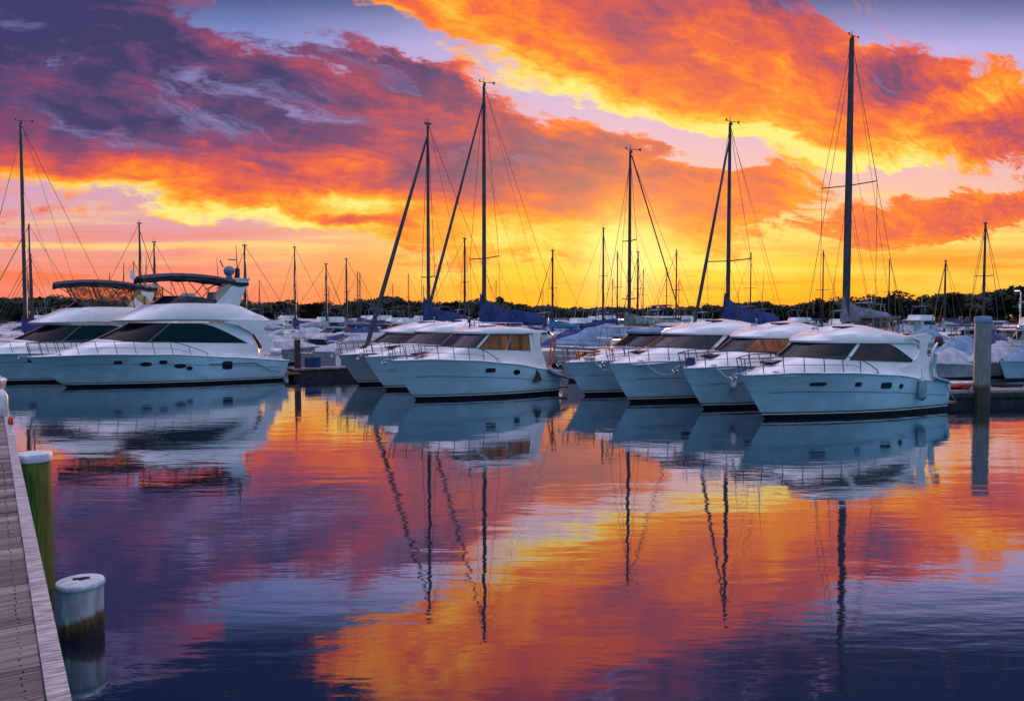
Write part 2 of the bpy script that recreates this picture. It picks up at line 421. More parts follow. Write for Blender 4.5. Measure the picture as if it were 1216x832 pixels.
class Hull:
    """x runs aft from the stem at the waterline, y<0 is the port side, z up from the water"""
    def __init__(s, L, B, sheer, over, wl=.88, keel=-.45, full=.55, aft=.93, flare=1.7, transom=.0):
        s.L, s.B, s.sheer, s.over, s.wl, s.keel, s.full, s.aft, s.flare, s.transom = L, B, sheer, over, wl, keel, full, aft, flare, transom
        s.z0 = spline(sheer, 0)
    def zs(s, t): return spline(s.sheer, t)
    def bd(s, t):
        f = s.full
        return s.B / 2 * ((1 - (1 - t / f) ** 2.3) ** .72 if t < f else lerp(1, s.aft, ((t - f) / (1 - f)) ** 2))
    def bw(s, t):
        f = s.full + .12
        return s.B / 2 * s.wl * ((1 - (1 - t / f) ** 1.7) if t < f else lerp(1, s.aft, ((t - f) / (1 - f)) ** 2))
    def p(s, t, z, side=-1):
        zt = s.zs(t); k = z / zt if z > 0 else 0
        if z >= 0:
            pw = lerp(s.flare, .8, min(1, t / .6))
            y = lerp(s.bw(t), s.bd(t), min(1, k) ** pw)
        else:
            y = s.bw(t) * max(0, 1 - (z / s.keel) ** 2) ** .5
        x = s.L * t - s.over * (min(1, k) ** .92) * (1 - t) ** 3 + (-z * .9 * (1 - t) ** 2 if z < 0 else 0) + s.transom * k * t ** 8
        return Vector((x, side * y, z))
    def nrm(s, t, z, side=-1):
        a = s.p(t + .01, z, side) - s.p(t - .01, z, side); b = s.p(t, z + .03, side) - s.p(t, z - .03, side)
        n = a.cross(b).normalized()
        return n if n.y * side > 0 else -n
    def t_of_x(s, x, z):
        lo, hi = 0.0, 1.0
        for _ in range(30):
            m = (lo + hi) / 2
            if s.p(m, z).x < x: lo = m
            else: hi = m
        return (lo + hi) / 2
    def shell(s, boot=.13, N=40, K=9):
        mb = MB()
        T = [(i / N) ** 1.35 for i in range(N + 1)]
        rows_z = lambda t: [s.keel, s.keel * .55, -.10, 0, boot, boot + .035, boot + .075] + [lerp(boot + .075, s.zs(t), k / K) for k in range(1, K + 1)]
        mi = [1, 1, 1, 1, 2, 1] + [0] * K
        for side in (-1, 1):
            cols = [[s.p(t, z, side) for z in rows_z(t)] for t in T]
            rows = [[c[r] for c in cols] for r in range(len(cols[0]))]
            mb.grid(rows, mi)
        a = [s.p(1, z, -1) for z in rows_z(1)]; b = [s.p(1, z, 1) for z in rows_z(1)]
        mb.grid([[p, q] for p, q in zip(a, b)], mi)
        return mb
    def deck(s, camber=.05, drop=.015, N=30, t0=0.0, t1=1.0):
        mb = MB(); rows = []
        for i in range(N + 1):
            t = lerp(t0, t1, (i / N) ** 1.3); e = s.p(t, s.zs(t) , -1)
            w = max(.001, -e.y - .01)
            rows.append([(e.x, -w * c, e.z - drop + camber * (1 - c * c)) for c in (1, .8, .4, 0, -.4, -.8, -1)])
        mb.grid(rows)
        return mb
    def line(s, zfun, t0, t1, n=24, off=.0, side=-1):
        out = []
        for i in range(n + 1):
            t = lerp(t0, t1, i / n); z = zfun(t); out.append(s.p(t, z, side) + (s.nrm(max(.02, min(.98, t)), z - .05, side) * off if off else Vector()))
        return out
    def port(s, mb, x, z, rx, rz, side=-1, off=.012, shape='oval', mi=0):
        """an oval or rounded window lying on the hull side"""
        pts = []
        n = 18
        for j in range(n):
            a = 2 * math.pi * j / n; e = 1.0 if shape == 'oval' else .45
            cx = math.copysign(abs(math.cos(a)) ** e, math.cos(a)); sz = math.copysign(abs(math.sin(a)) ** e, math.sin(a))
            zz = z + rz * sz; t = s.t_of_x(x + rx * cx, zz)
            pts.append(s.p(t, zz, side) + s.nrm(min(.98, max(.02, t)), zz, side) * off)
        base = [p - s.nrm(.6, z, side) * (off + .01) for p in pts]
        ids = mb.grid([base, pts], mi, close=True)
        mb.face(ids[1], mi)

def ring(xf, xc, xb, w, wa, z, n=2.3, rb=.18, NF=14, NS=14, NA=6):
    pts = []
    for i in range(NF):
        th = math.pi / 2 * i / NF
        pts.append((xc - (xc - xf) * math.cos(th) ** (2 / n), -w * math.sin(th) ** (2 / n)))
    for i in range(NS + 1):
        t = i / NS; pts.append((lerp(xc, xb - rb, t), -lerp(w, wa, t * t)))
    for i in range(1, NA + 1):
        th = math.pi / 2 * i / NA
        pts.append((xb - rb + rb * math.sin(th), -(wa - rb) - rb * math.cos(th)))
    pts.append((xb, 0))
    return [Vector((x, y, z(x, y) if callable(z) else z)) for x, y in pts]
def mirror(r): return r + [Vector((p.x, -p.y, p.z)) for p in reversed(r[1:-1])]
def loft(mb, rings, top=True, bottom=False, mi=0):
    ids = mb.grid([mirror(r) for r in rings], mi, close=True)
    for flag, q in ((top, ids[-1]), (bottom, ids[0])):
        if flag:
            n = len(q); h = n // 2
            for k in range(h):
                a, b, c, d = q[k], q[(k + 1) % n], q[n - k - 1], q[(n - k) % n]
                f = []
                for w_ in (a, b, c, d):
                    if w_ not in f: f.append(w_)
                if len(f) > 2: mb.face(f, mi if not isinstance(mi, list) else mi[-1])
def rp(r, f):
    i = int(min(len(r) - 2, max(0, math.floor(f)))); return r[i].lerp(r[i + 1], f - i)
def patch(mb, ra, rb_, f0, f1, v0, v1, side=-1, n=16, off=.014, mi=0, m=3):
    """window panel lying on the wall between two rings, from ring position f0 to f1"""
    V0 = v0 if callable(v0) else (lambda k: v0); V1 = v1 if callable(v1) else (lambda k: v1)
    rows = []
    back = []
    for i in range(n + 1):
        k = i / n; f = lerp(f0, f1, k); a, b = rp(ra, f), rp(rb_, f)
        tg = rp(ra, f + .3) - rp(ra, max(0, f - .3)); nn = tg.cross(b - a)
        if nn.length < 1e-9: nn = Vector((-1, 0, 0))
        nn.normalize()
        c = Vector((lerp(ra[0].x, ra[-1].x, .55), 0, a.z))
        if nn.dot(a - c) < 0: nn = -nn
        col = [a.lerp(b, lerp(V0(k), V1(k), j / m)) + nn * off for j in range(m + 1)]
        bk = [p - nn * (off + .006) for p in col]
        if side > 0:
            col = [Vector((p.x, -p.y, p.z)) for p in col]; bk = [Vector((p.x, -p.y, p.z)) for p in bk]
        rows.append(col); back.append(bk)
    mb.grid(rows, mi)
    border = [r[0] for r in rows] + rows[-1][1:] + [r[-1] for r in reversed(rows[:-1])] + list(reversed(rows[0][1:-1]))
    bb = [r[0] for r in back] + back[-1][1:] + [r[-1] for r in reversed(back[:-1])] + list(reversed(back[0][1:-1]))
    mb.grid([border, bb], mi, close=True)
    return border
def bow_rail(h, parent, t1=.5, height=.5, lean=.12, r=.017, n=7, t0=.012):
    rl = MB()
    top = {-1: [], 1: []}
    for side in (-1, 1):
        for i in range(n * 3 + 1):
            t = lerp(t0, t1, (i / (n * 3)) ** 1.25)
            b = h.p(t, h.zs(t), side); b.y *= .94 if t > .05 else .8
            ht = height * (1 - .75 * max(0, (i / (n * 3) - .8) / .2) ** 1.5)
            tp = b + Vector((-lean * ht * 2, side * .05, ht))
            top[side].append(tp)
            if i % 3 == 0:
                st = MB(); st.tube([b - Vector((0, 0, .02)), tp], r * .9, 5)
                st.build('stanchion', MAT['wire'], parent)
    rl.tube(list(reversed(top[-1])) + top[1], r, 6)
    mid = {s_: [p - Vector((0, 0, height * .5)) for p in top[s_]] for s_ in top}
    rl.tube(list(reversed(mid[-1]))[3:] + mid[1][:-3], r * .5, 4)
    rl.build('bow_rail', MAT['wire'], parent)

def at(px, py, z=0.0):
    """point of height z that the photograph shows at (px, py)"""
    a = (px - 608) / FOC; b = (416 - py) / FOC
    r = (a, math.cos(TILT) + b * math.sin(TILT), b * math.cos(TILT) - math.sin(TILT))
    t = (z - EYE) / r[2]
    return Vector((r[0] * t, r[1] * t, z))
def at_depth(px, Y): return Vector(((px - 608) / FOC * Y, Y, 0))
def height_at(py, Y): return EYE + (375 - py) / FOC * Y

# ================================================================ water, far shore
def water_material():
    m = bpy.data.materials.new('harbour_water'); m.use_nodes = True
    nt = m.node_tree; nt.nodes.clear(); q = G(nt)
    t = q.n('ShaderNodeTexCoord')
    geo = q.n('ShaderNodeNewGeometry')
    P = geo.outputs['Position']
    def mp(sx, sy, rz=0):
        k = q.n('ShaderNodeMapping'); q.put(k.inputs[0], P)
        k.inputs['Scale'].default_value = (sx, sy, 1); k.inputs['Rotation'].default_value = (0, 0, R(rz)); return k.outputs[0]
    a = q.noise(mp(.35, 1.1, 4), 1.1, 3, .5, .3)          # slow swell-like ripples
    b = q.noise(mp(.8, 2.6, -7), 2.6, 3, .55, .5)         # small ripples
    patchy = q.rng(q.noise(mp(.05, .10, 15), 1.0, 3, .5), .35, .65, .35, 1.0)
    h = q.add(q.mul(a, .55), q.mul(q.mul(b, patchy), .14))
    bp = q.n('ShaderNodeBump'); bp.inputs['Strength'].default_value = 1.0; bp.inputs['Distance'].default_value = .0135
    q.put(bp.inputs['Height'], h)
    lw = q.n('ShaderNodeLayerWeight'); lw.inputs[0].default_value = .5
    # facing: 0 looking straight down .. 1 at grazing
    f = q.ramp(lw.outputs['Facing'], [(0.0, (.08,) * 3), (.4, (.22,) * 3), (.56, (.35,) * 3), (.70, (.51,) * 3), (.86, (.70,) * 3), (1.0, (.88,) * 3)])
    gl = q.n('ShaderNodeBsdfGlossy'); gl.inputs['Roughness'].default_value = .018; gl.inputs['Color'].default_value = (.93, .93, .96, 1)
    q.put(gl.inputs['Normal'], bp.outputs[0])
    df = q.n('ShaderNodeBsdfDiffuse'); df.inputs['Color'].default_value = (.004, .012, .030, 1)
    mx = q.n('ShaderNodeMixShader'); q.put(mx.inputs[0], f); nt.links.new(df.outputs[0], mx.inputs[1]); nt.links.new(gl.outputs[0], mx.inputs[2])
    o = q.n('ShaderNodeOutputMaterial'); nt.links.new(mx.outputs[0], o.inputs[0])
    return m
mb = MB(); mb.poly([(-2500, -300, 0), (2500, -300, 0), (2500, 3500, 0), (-2500, 3500, 0)])
struct(mb.build('water', water_material(), sharp=None))
mat('shore_soil', (.05, .05, .03), .9, var=.4, vscale=.05)
mat('foliage_far', (.045, .055, .022), .85, var=.5, vscale=.35, col2=(.018, .026, .012))
mat('foliage_pine', (.028, .042, .02), .85, var=.5, vscale=.35, col2=(.012, .02, .010))
mat('bark', (.08, .055, .04), .9, var=.3, vscale=2)

mb = MB()
prof = []
for i in range(61):
    x = -900 + 30 * i
    prof.append((x, 292 + 9 * math.sin(x * .021) + 5 * math.sin(x * .057 + 1)))
mb.grid([[(x, y, -.4) for x, y in prof], [(x, y + 5, .7) for x, y in prof], [(x, y + 60, 1.6) for x, y in prof], [(x * 1.6, y + 1700, 3.0) for x, y in prof]])
struct(mb.build('far_shore', MAT['shore_soil']))

# treetop height along the shore, read off the skyline of the photograph
SKY = [(-200, 9), (0, 9.5), (60, 10.3), (120, 9.0), (200, 8.6), (300, 8.4), (360, 7.4), (420, 8.0), (455, 10.6), (490, 8.0), (530, 7.8), (570, 9.3), (600, 8.8), (640, 6.8), (700, 6.2), (760, 6.0), (830, 6.2), (860, 7.4), (890, 8.6), (930, 7.0), (960, 8.6), (1000, 9.6), (1040, 9.6), (1070, 10.4), (1110, 10.6), (1150, 12.4), (1216, 13.0), (1400, 12.5)]
def tree_mesh(seed, leaf, kind):
    rnd = random.Random(seed); mb = MB()
    lobes = []
    nl = 11 if kind == 'round' else 9
    for i in range(nl):
        a = rnd.uniform(0, 6.28)
        if kind == 'round':
            rr = rnd.uniform(0, .36); z = rnd.uniform(.35, .86); lobes.append((rr * math.cos(a), rr * math.sin(a), z, rnd.uniform(.12, .22)))
        else:
            z = rnd.uniform(.30, .95); rr = rnd.uniform(0, .26) * (1.15 - z); lobes.append((rr * math.cos(a), rr * math.sin(a), z, rnd.uniform(.08, .17) * (1.35 - z * .6)))
    for (x, y, z, r) in lobes:
        for k in range(100):
            d = Vector((rnd.gauss(0, 1), rnd.gauss(0, 1), rnd.gauss(0, 1))).normalized() * r * rnd.uniform(.5, 1.12)
            c = Vector((x, y, z)) + Vector((d.x, d.y, d.z * .8))
            u_ = Vector((rnd.gauss(0, 1), rnd.gauss(0, 1), rnd.gauss(0, 1))).normalized(); w_ = u_.orthogonal().normalized()
            s_ = leaf * rnd.uniform(.6, 1.4)
            mb.poly([c + u_ * s_, c + w_ * s_ * .8, c - u_ * s_, c - w_ * s_ * .8])
    tr = MB(); tr.tube([(0, 0, 0), (.01, 0, .25), (0, .01, .5), (.01, 0, .8)], [.028, .022, .015, .006], 7)
    for k in range(5):
        a = k * 1.3; z = .28 + .08 * k
        tr.tube([(0, 0, z), (.13 * math.cos(a), .13 * math.sin(a), z + .10), (.20 * math.cos(a), .20 * math.sin(a), z + .18)], [.012, .008, .003], 5)
    return mb, tr
rt = random.Random(5)
protos = []
for k in range(6):
    kind = 'round' if k < 4 else 'pine'
    c, t = tree_mesh(100 + k, .042, kind)
    nm = 'round_tree' if kind == 'round' else 'pine_tree'
    root = thing(nm, 'dark round-headed tree in the tree line along the far shore' if kind == 'round' else 'dark narrow pine in the tree line along the far shore', 'tree', group='round trees along the far shore' if kind == 'round' else 'pines along the far shore')
    c.build('crown', MAT['foliage_far' if kind == 'round' else 'foliage_pine'], root, sharp=None)
    t.build('trunk', MAT['bark'], root)
    protos.append([root, False])
n_tree = 0
px = -60
while px < 1290:
    depth = 300 + rt.uniform(-4, 26)
    h = spline(SKY, px) * rt.uniform(.88, 1.14)
    k = rt.randrange(6) if rt.random() < .25 else rt.randrange(4)
    pr = protos[k]
    o = pr[0] if not pr[1] else copy_tree(pr[0]); pr[1] = True
    p = at_depth(px, depth)
    o.location = (p.x, p.y, .6)
    wdt = rt.uniform(1.2, 1.8) if k < 4 else rt.uniform(.9, 1.2)
    o.scale = (h * wdt, h * wdt, h); o.rotation_euler = (0, 0, rt.uniform(0, 6.28))
    px += rt.uniform(6, 13)
    n_tree += 1
# the wood behind them, one dark mass of foliage
mb = MB(); rw = random.Random(11)
for i in range(14000):
    px = rw.uniform(-220, 1440); h = spline(SKY, px) * .97; Y = rw.uniform(318, 350)
    z = .8 + (h - .8) * rw.uniform(0, 1) ** .8 + 1.3 * (mnoise.noise(Vector((px * .06, Y * .02, 3))))
    p = at_depth(px, Y); c = Vector((p.x, p.y, max(.5, z)))
    u_ = Vector((rw.gauss(0, 1), rw.gauss(0, .4), rw.gauss(0, 1))).normalized(); w_ = u_.orthogonal().normalized(); s_ = rw.uniform(.7, 1.5)
    mb.poly([c + u_ * s_, c + w_ * s_, c - u_ * s_, c - w_ * s_])
tag(mb.build('wood', MAT['foliage_far'], sharp=None), 'dark wood behind the first trees of the far shore', 'wood', kind='stuff')

# ================================================================ the foreground dock
D1 = Vector((-.5488, .8360, 0)); D2 = Vector((.8360, .5488, 0))      # along the dock, across it
mat('dock_board', (.40, .33, .35), .8, var=.45, vscale=7, bump=.5, bscale=22, stretch=(6, .8, 1))
mat('dock_edge', (.42, .39, .42), .8, var=.45, vscale=9, bump=.4, bscale=26, stretch=(1, 6, 1), col2=(.20, .18, .19))
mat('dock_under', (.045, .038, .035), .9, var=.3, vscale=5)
def dock_board_material():
    m = bpy.data.materials.new('weathered_boards'); m.use_nodes = True
    nt = m.node_tree; b = nt.nodes['Principled BSDF']; q = G(nt)
    t = q.n('ShaderNodeTexCoord'); x, y, z = q.sep(t.outputs['Object'])
    idx = q.m('FLOOR', q.m('DIVIDE', y, .150))
    wn = q.n('ShaderNodeTexWhiteNoise', noise_dimensions='1D'); q.put(wn.inputs['W'], idx)
    grain = q.noise(q.xyz(q.add(q.mul(x, 1.1), q.mul(idx, 7.3)), q.mul(y, 30), 0), 2.2, 7, .65, .8)
    blotch = q.noise(q.xyz(q.add(x, q.mul(idx, 3.1)), q.mul(y, 2), 0), 2.6, 5, .6)
    c = q.ramp(q.add(q.mul(grain, .75), q.mul(q.sub(wn.outputs[0], .5), .22)), [(.18, (.035, .028, .026)), (.36, (.16, .13, .12)), (.5, (.29, .245, .235)), (.66, (.46, .40, .38))])
    c = q.mix(q.rng(blotch, .55, .8, 0, .45), c, (.17, .13, .12))
    q.put(b.inputs['Base Color'], c); b.inputs['Roughness'].default_value = .82
    b.inputs['Specular IOR Level'].default_value = .25
    bp = q.n('ShaderNodeBump'); bp.inputs['Strength'].default_value = .7; bp.inputs['Distance'].default_value = .006
    q.put(bp.inputs['Height'], grain); q.put(b.inputs['Normal'], bp.outputs[0])
    return m
DZ = 1.6
EDGE = Vector((.295, 0, 0))
dock = thing('wooden_dock', 'weathered grey plank dock running along the left foreground', 'dock', (EDGE.x, EDGE.y, 0), math.atan2(D2.y, D2.x))
# local frame: +x towards the water (across), +y along the dock away from the camera
mb = MB(); rd = random.Random(3)
nb = 168
for i in range(-16, nb):
    yc = i * .150 + .075
    gap = rd.uniform(.009, .017)
    x1 = -.085 + rd.uniform(-.004, .003)
    hh = rd.uniform(-.005, .005)
    p0, p1 = yc - .075 + gap / 2, yc + .075 - gap / 2
    e = .006
    sec = [(p0, DZ - .045), (p0, DZ - e + hh), (p0 + e, DZ + hh), (p1 - e, DZ + hh), (p1, DZ - e + hh), (p1, DZ - .045)]
    xs = [-3.2, -1.6, x1]
    rows = [[(x, a, z) for a, z in sec] for x in xs]
    ids = mb.grid(rows)
    mb.face(ids[-1])
mb.build('deck_boards', dock_board_material(), dock, sharp=30)
mb = MB()
for i in range(-14, 70):
    for x in (-.16, -.70, -.76):
        for dy_ in (.04, .11):
            mb.lathe([(.004, DZ - .01), (.004, DZ + .0055), (.001, DZ + .0062)], c=(x + rd.uniform(-.008, .008), i * .150 + dy_, 0), n=8)
o_ = mb.build('nail_heads', MAT['rubber'], dock); o_['kind'] = 'stuff'
mb = MB()
segs = [(-2.4, 1.3), (1.3, 4.9), (4.9, 8.6), (8.6, 12.2), (12.2, 16), (16, 20), (20, 25.2)]
for a, b_ in segs:
    mb.box((-.040, (a + b_) / 2, DZ - .005), (.085, b_ - a - .012, .055))
mb.build('edge_board', MAT['dock_edge'], dock)
mb = MB()
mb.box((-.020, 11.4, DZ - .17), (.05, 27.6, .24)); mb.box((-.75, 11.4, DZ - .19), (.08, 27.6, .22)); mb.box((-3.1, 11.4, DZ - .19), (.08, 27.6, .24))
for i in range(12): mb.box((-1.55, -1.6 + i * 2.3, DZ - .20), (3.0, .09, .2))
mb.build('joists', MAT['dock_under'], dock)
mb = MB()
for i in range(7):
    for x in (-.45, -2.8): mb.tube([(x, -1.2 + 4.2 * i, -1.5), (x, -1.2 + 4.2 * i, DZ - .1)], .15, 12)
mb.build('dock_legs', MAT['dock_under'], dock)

def pile_material(name, line_z, top, low, mid, tilt=.12):
    m = bpy.data.materials.new(name); m.use_nodes = True
    nt = m.node_tree; b = nt.nodes['Principled BSDF']; q = G(nt)
    geo = q.n('ShaderNodeNewGeometry'); x, y, z = q.sep(geo.outputs['Position'])
    nz = q.noise(q.xyz(q.mul(x, 9), q.mul(y, 9), q.mul(z, 1.6)), 1.4, 6, .65, .4)
    lev = q.add(q.add(z, q.mul(q.sub(nz, .5), .10)), q.mul(x, tilt))
    base = q.mix(q.rng(nz, .35, .65), tuple(c * .62 for c in top), top)
    c = q.mix(q.rng(lev, line_z + .05, line_z - .02), base, mid)
    c = q.mix(q.rng(q.add(lev, q.mul(q.sub(nz, .5), .25)), line_z - .0, line_z - .13), c, low)
    q.put(b.inputs['Base Color'], c); b.inputs['Roughness'].default_value = .7
    bp = q.n('ShaderNodeBump'); bp.inputs['Strength'].default_value = .6; bp.inputs['Distance'].default_value = .012
    q.put(bp.inputs['Height'], nz); q.put(b.inputs['Normal'], bp.outputs[0])
    return m
# short white sleeved pile
wp = Vector((-4.34, 7.9, 0))
t = thing('white_pile', 'short white sleeved pile with rusty brown foot standing off the dock', 'pile', wp)
mb = MB(); mb.lathe([(.205, -1.2), (.205, -.02), (.212, .06), (.209, .30), (.212, .46), (.214, .50)], n=36)
m_wp = pile_material('sleeved_pile', .17 + wp.x * -.30, (.56, .60, .62), (.014, .010, .008), (.15, .085, .02), tilt=-.30)
mb.build('sleeve', m_wp, t)
mat('cap_plastic', (.58, .68, .74), .45, var=.25, vscale=9, bump=.2, bscale=14)
mb = MB(); ids = mb.lathe([(.214, .485), (.224, .50), (.224, .535), (.215, .548), (.14, .552), (.0, .556)], n=36)
mb.build('cap', MAT['cap_plastic'], t)
mb = MB(); mb.box((.0, .02, .562), (.15, .035, .014), rot=.35); mb.box((.02, -.01, .566), (.05, .02, .02), rot=.7)
mb.build('cap_slot', MAT['rubber'], t)
# tall algae-green pile against the dock
gp = Vector((-5.60, 9.25, 0))
t = thing('mossy_pile', 'green algae-covered wooden pile with pale cap against the dock edge', 'pile', gp)
mb = MB(); mb.lathe([(.192, -1.2), (.190, .3), (.187, 1.0), (.184, 1.55)], n=32)
def moss():
    m = bpy.data.materials.new('mossy_wood'); m.use_nodes = True
    nt = m.node_tree; b = nt.nodes['Principled BSDF']; q = G(nt)
    geo = q.n('ShaderNodeNewGeometry'); x, y, z = q.sep(geo.outputs['Position'])
    nz = q.noise(q.xyz(q.mul(x, 16), q.mul(y, 16), q.mul(z, 1.1)), 1.6, 7, .7, .6)
    n2 = q.noise(q.xyz(q.mul(x, 3), q.mul(y, 3), q.mul(z, 2)), 1.6, 4, .6)
    c = q.ramp(q.add(q.mul(nz, .8), q.mul(n2, .2)), [(.3, (.010, .028, .005)), (.44, (.045, .12, .012)), (.56, (.13, .25, .03)), (.70, (.26, .32, .07))])
    c = q.mix(q.rng(q.add(x, 5.60), .08, .2, 0, .55), c, (.22, .12, .02))
    q.put(b.inputs['Base Color'], c); b.inputs['Roughness'].default_value = .75
    bp = q.n('ShaderNodeBump'); bp.inputs['Strength'].default_value = .9; bp.inputs['Distance'].default_value = .02
    q.put(bp.inputs['Height'], nz); q.put(b.inputs['Normal'], bp.outputs[0])
    return m
mb.build('post', moss(), t)
mb = MB(); mb.lathe([(.187, 1.50), (.197, 1.51), (.199, 1.575), (.191, 1.60), (.10, 1.615), (.0, 1.618)], n=32)
mb.build('cap', MAT['cap_plastic'], t)
mb = MB(); rows = []
for k in range(9):
    z = 1.52 - k * .07; w = .9 - .06 * k
    rows.append([(.194 * math.cos(a), .194 * math.sin(a), z) for a in [math.pi * 1.06 - w / 2 + w * j / 6 for j in range(7)]])
mb.grid(rows); mb.build('sleeve_strip', MAT['cap_plastic'], t)

# ================================================================ front row of motor boats
def base_boat(name, label, cat, group, bow, ang, h, hullmat='hull_gelcoat', rail=.5, n_st=7, rail_h=.5, stripe=.55):
    t = thing(name, label, cat, (bow[0], bow[1], 0), ang, group)
    h.shell().build('hull', [MAT[hullmat], MAT['antifoul'], MAT['gelcoat']], t, sharp=50)
    h.deck().build('deck', MAT['deck_white'], t)
    rr = MB()
    for side in (-1, 1): rr.tube(h.line(h.zs, 0, 1, 36, .0, side), .028, 6)
    rr.build('rub_rail', MAT['gelcoat'], t)
    if stripe:
        ss = MB()
        for side in (-1, 1): ss.tube(h.line(lambda q: lerp(h.zs(q) * stripe * 1.08, h.zs(q) * stripe, q), .06, .97, 30, .002, side), .009, 4)
        ss.build('hull_stripe', MAT['wire'], t)
    if rail: bow_rail(h, t, rail, rail_h, n=n_st)
    # anchor roller and anchor at the stem
    an = MB(); b = h.p(0, h.z0)
    an.box((b.x - .02, 0, b.z + .03), (.46, .12, .05)); an.tube([(b.x - .12, 0, b.z + .06), (b.x - .28, 0, b.z + .0), (b.x - .26, 0, b.z - .16)], .022, 6)
    an.tube([(b.x - .28, -.14, b.z - .05), (b.x - .24, 0, b.z - .18), (b.x - .28, .14, b.z - .05)], .022, 6)
    an.build('anchor', MAT['steel'], t)
    for side in (-1, 1):
        for tt in (.09, .52):
            c = MB(); p = h.p(tt, h.zs(tt), side); p.y *= .88
            c.tube([p + Vector((-.13, 0, .055)), p + Vector((.13, 0, .055))], .018, 6); c.box((p.x, p.y, p.z + .02), (.07, .04, .05))
            c.build('cleat', MAT['steel'], t)
    return t

def stern_lines(h, t, px=.9):
    for side in (-1, 1):
        r = MB(); tt = .96; p = h.p(tt, h.zs(tt), side); r.tube([p + Vector((0, 0, .02)), p + Vector((.05, side * .03, -.25)), p + Vector((.35, side * .1, -.6))], .018, 5)
        r.build('mooring_line', MAT['rope'], t)

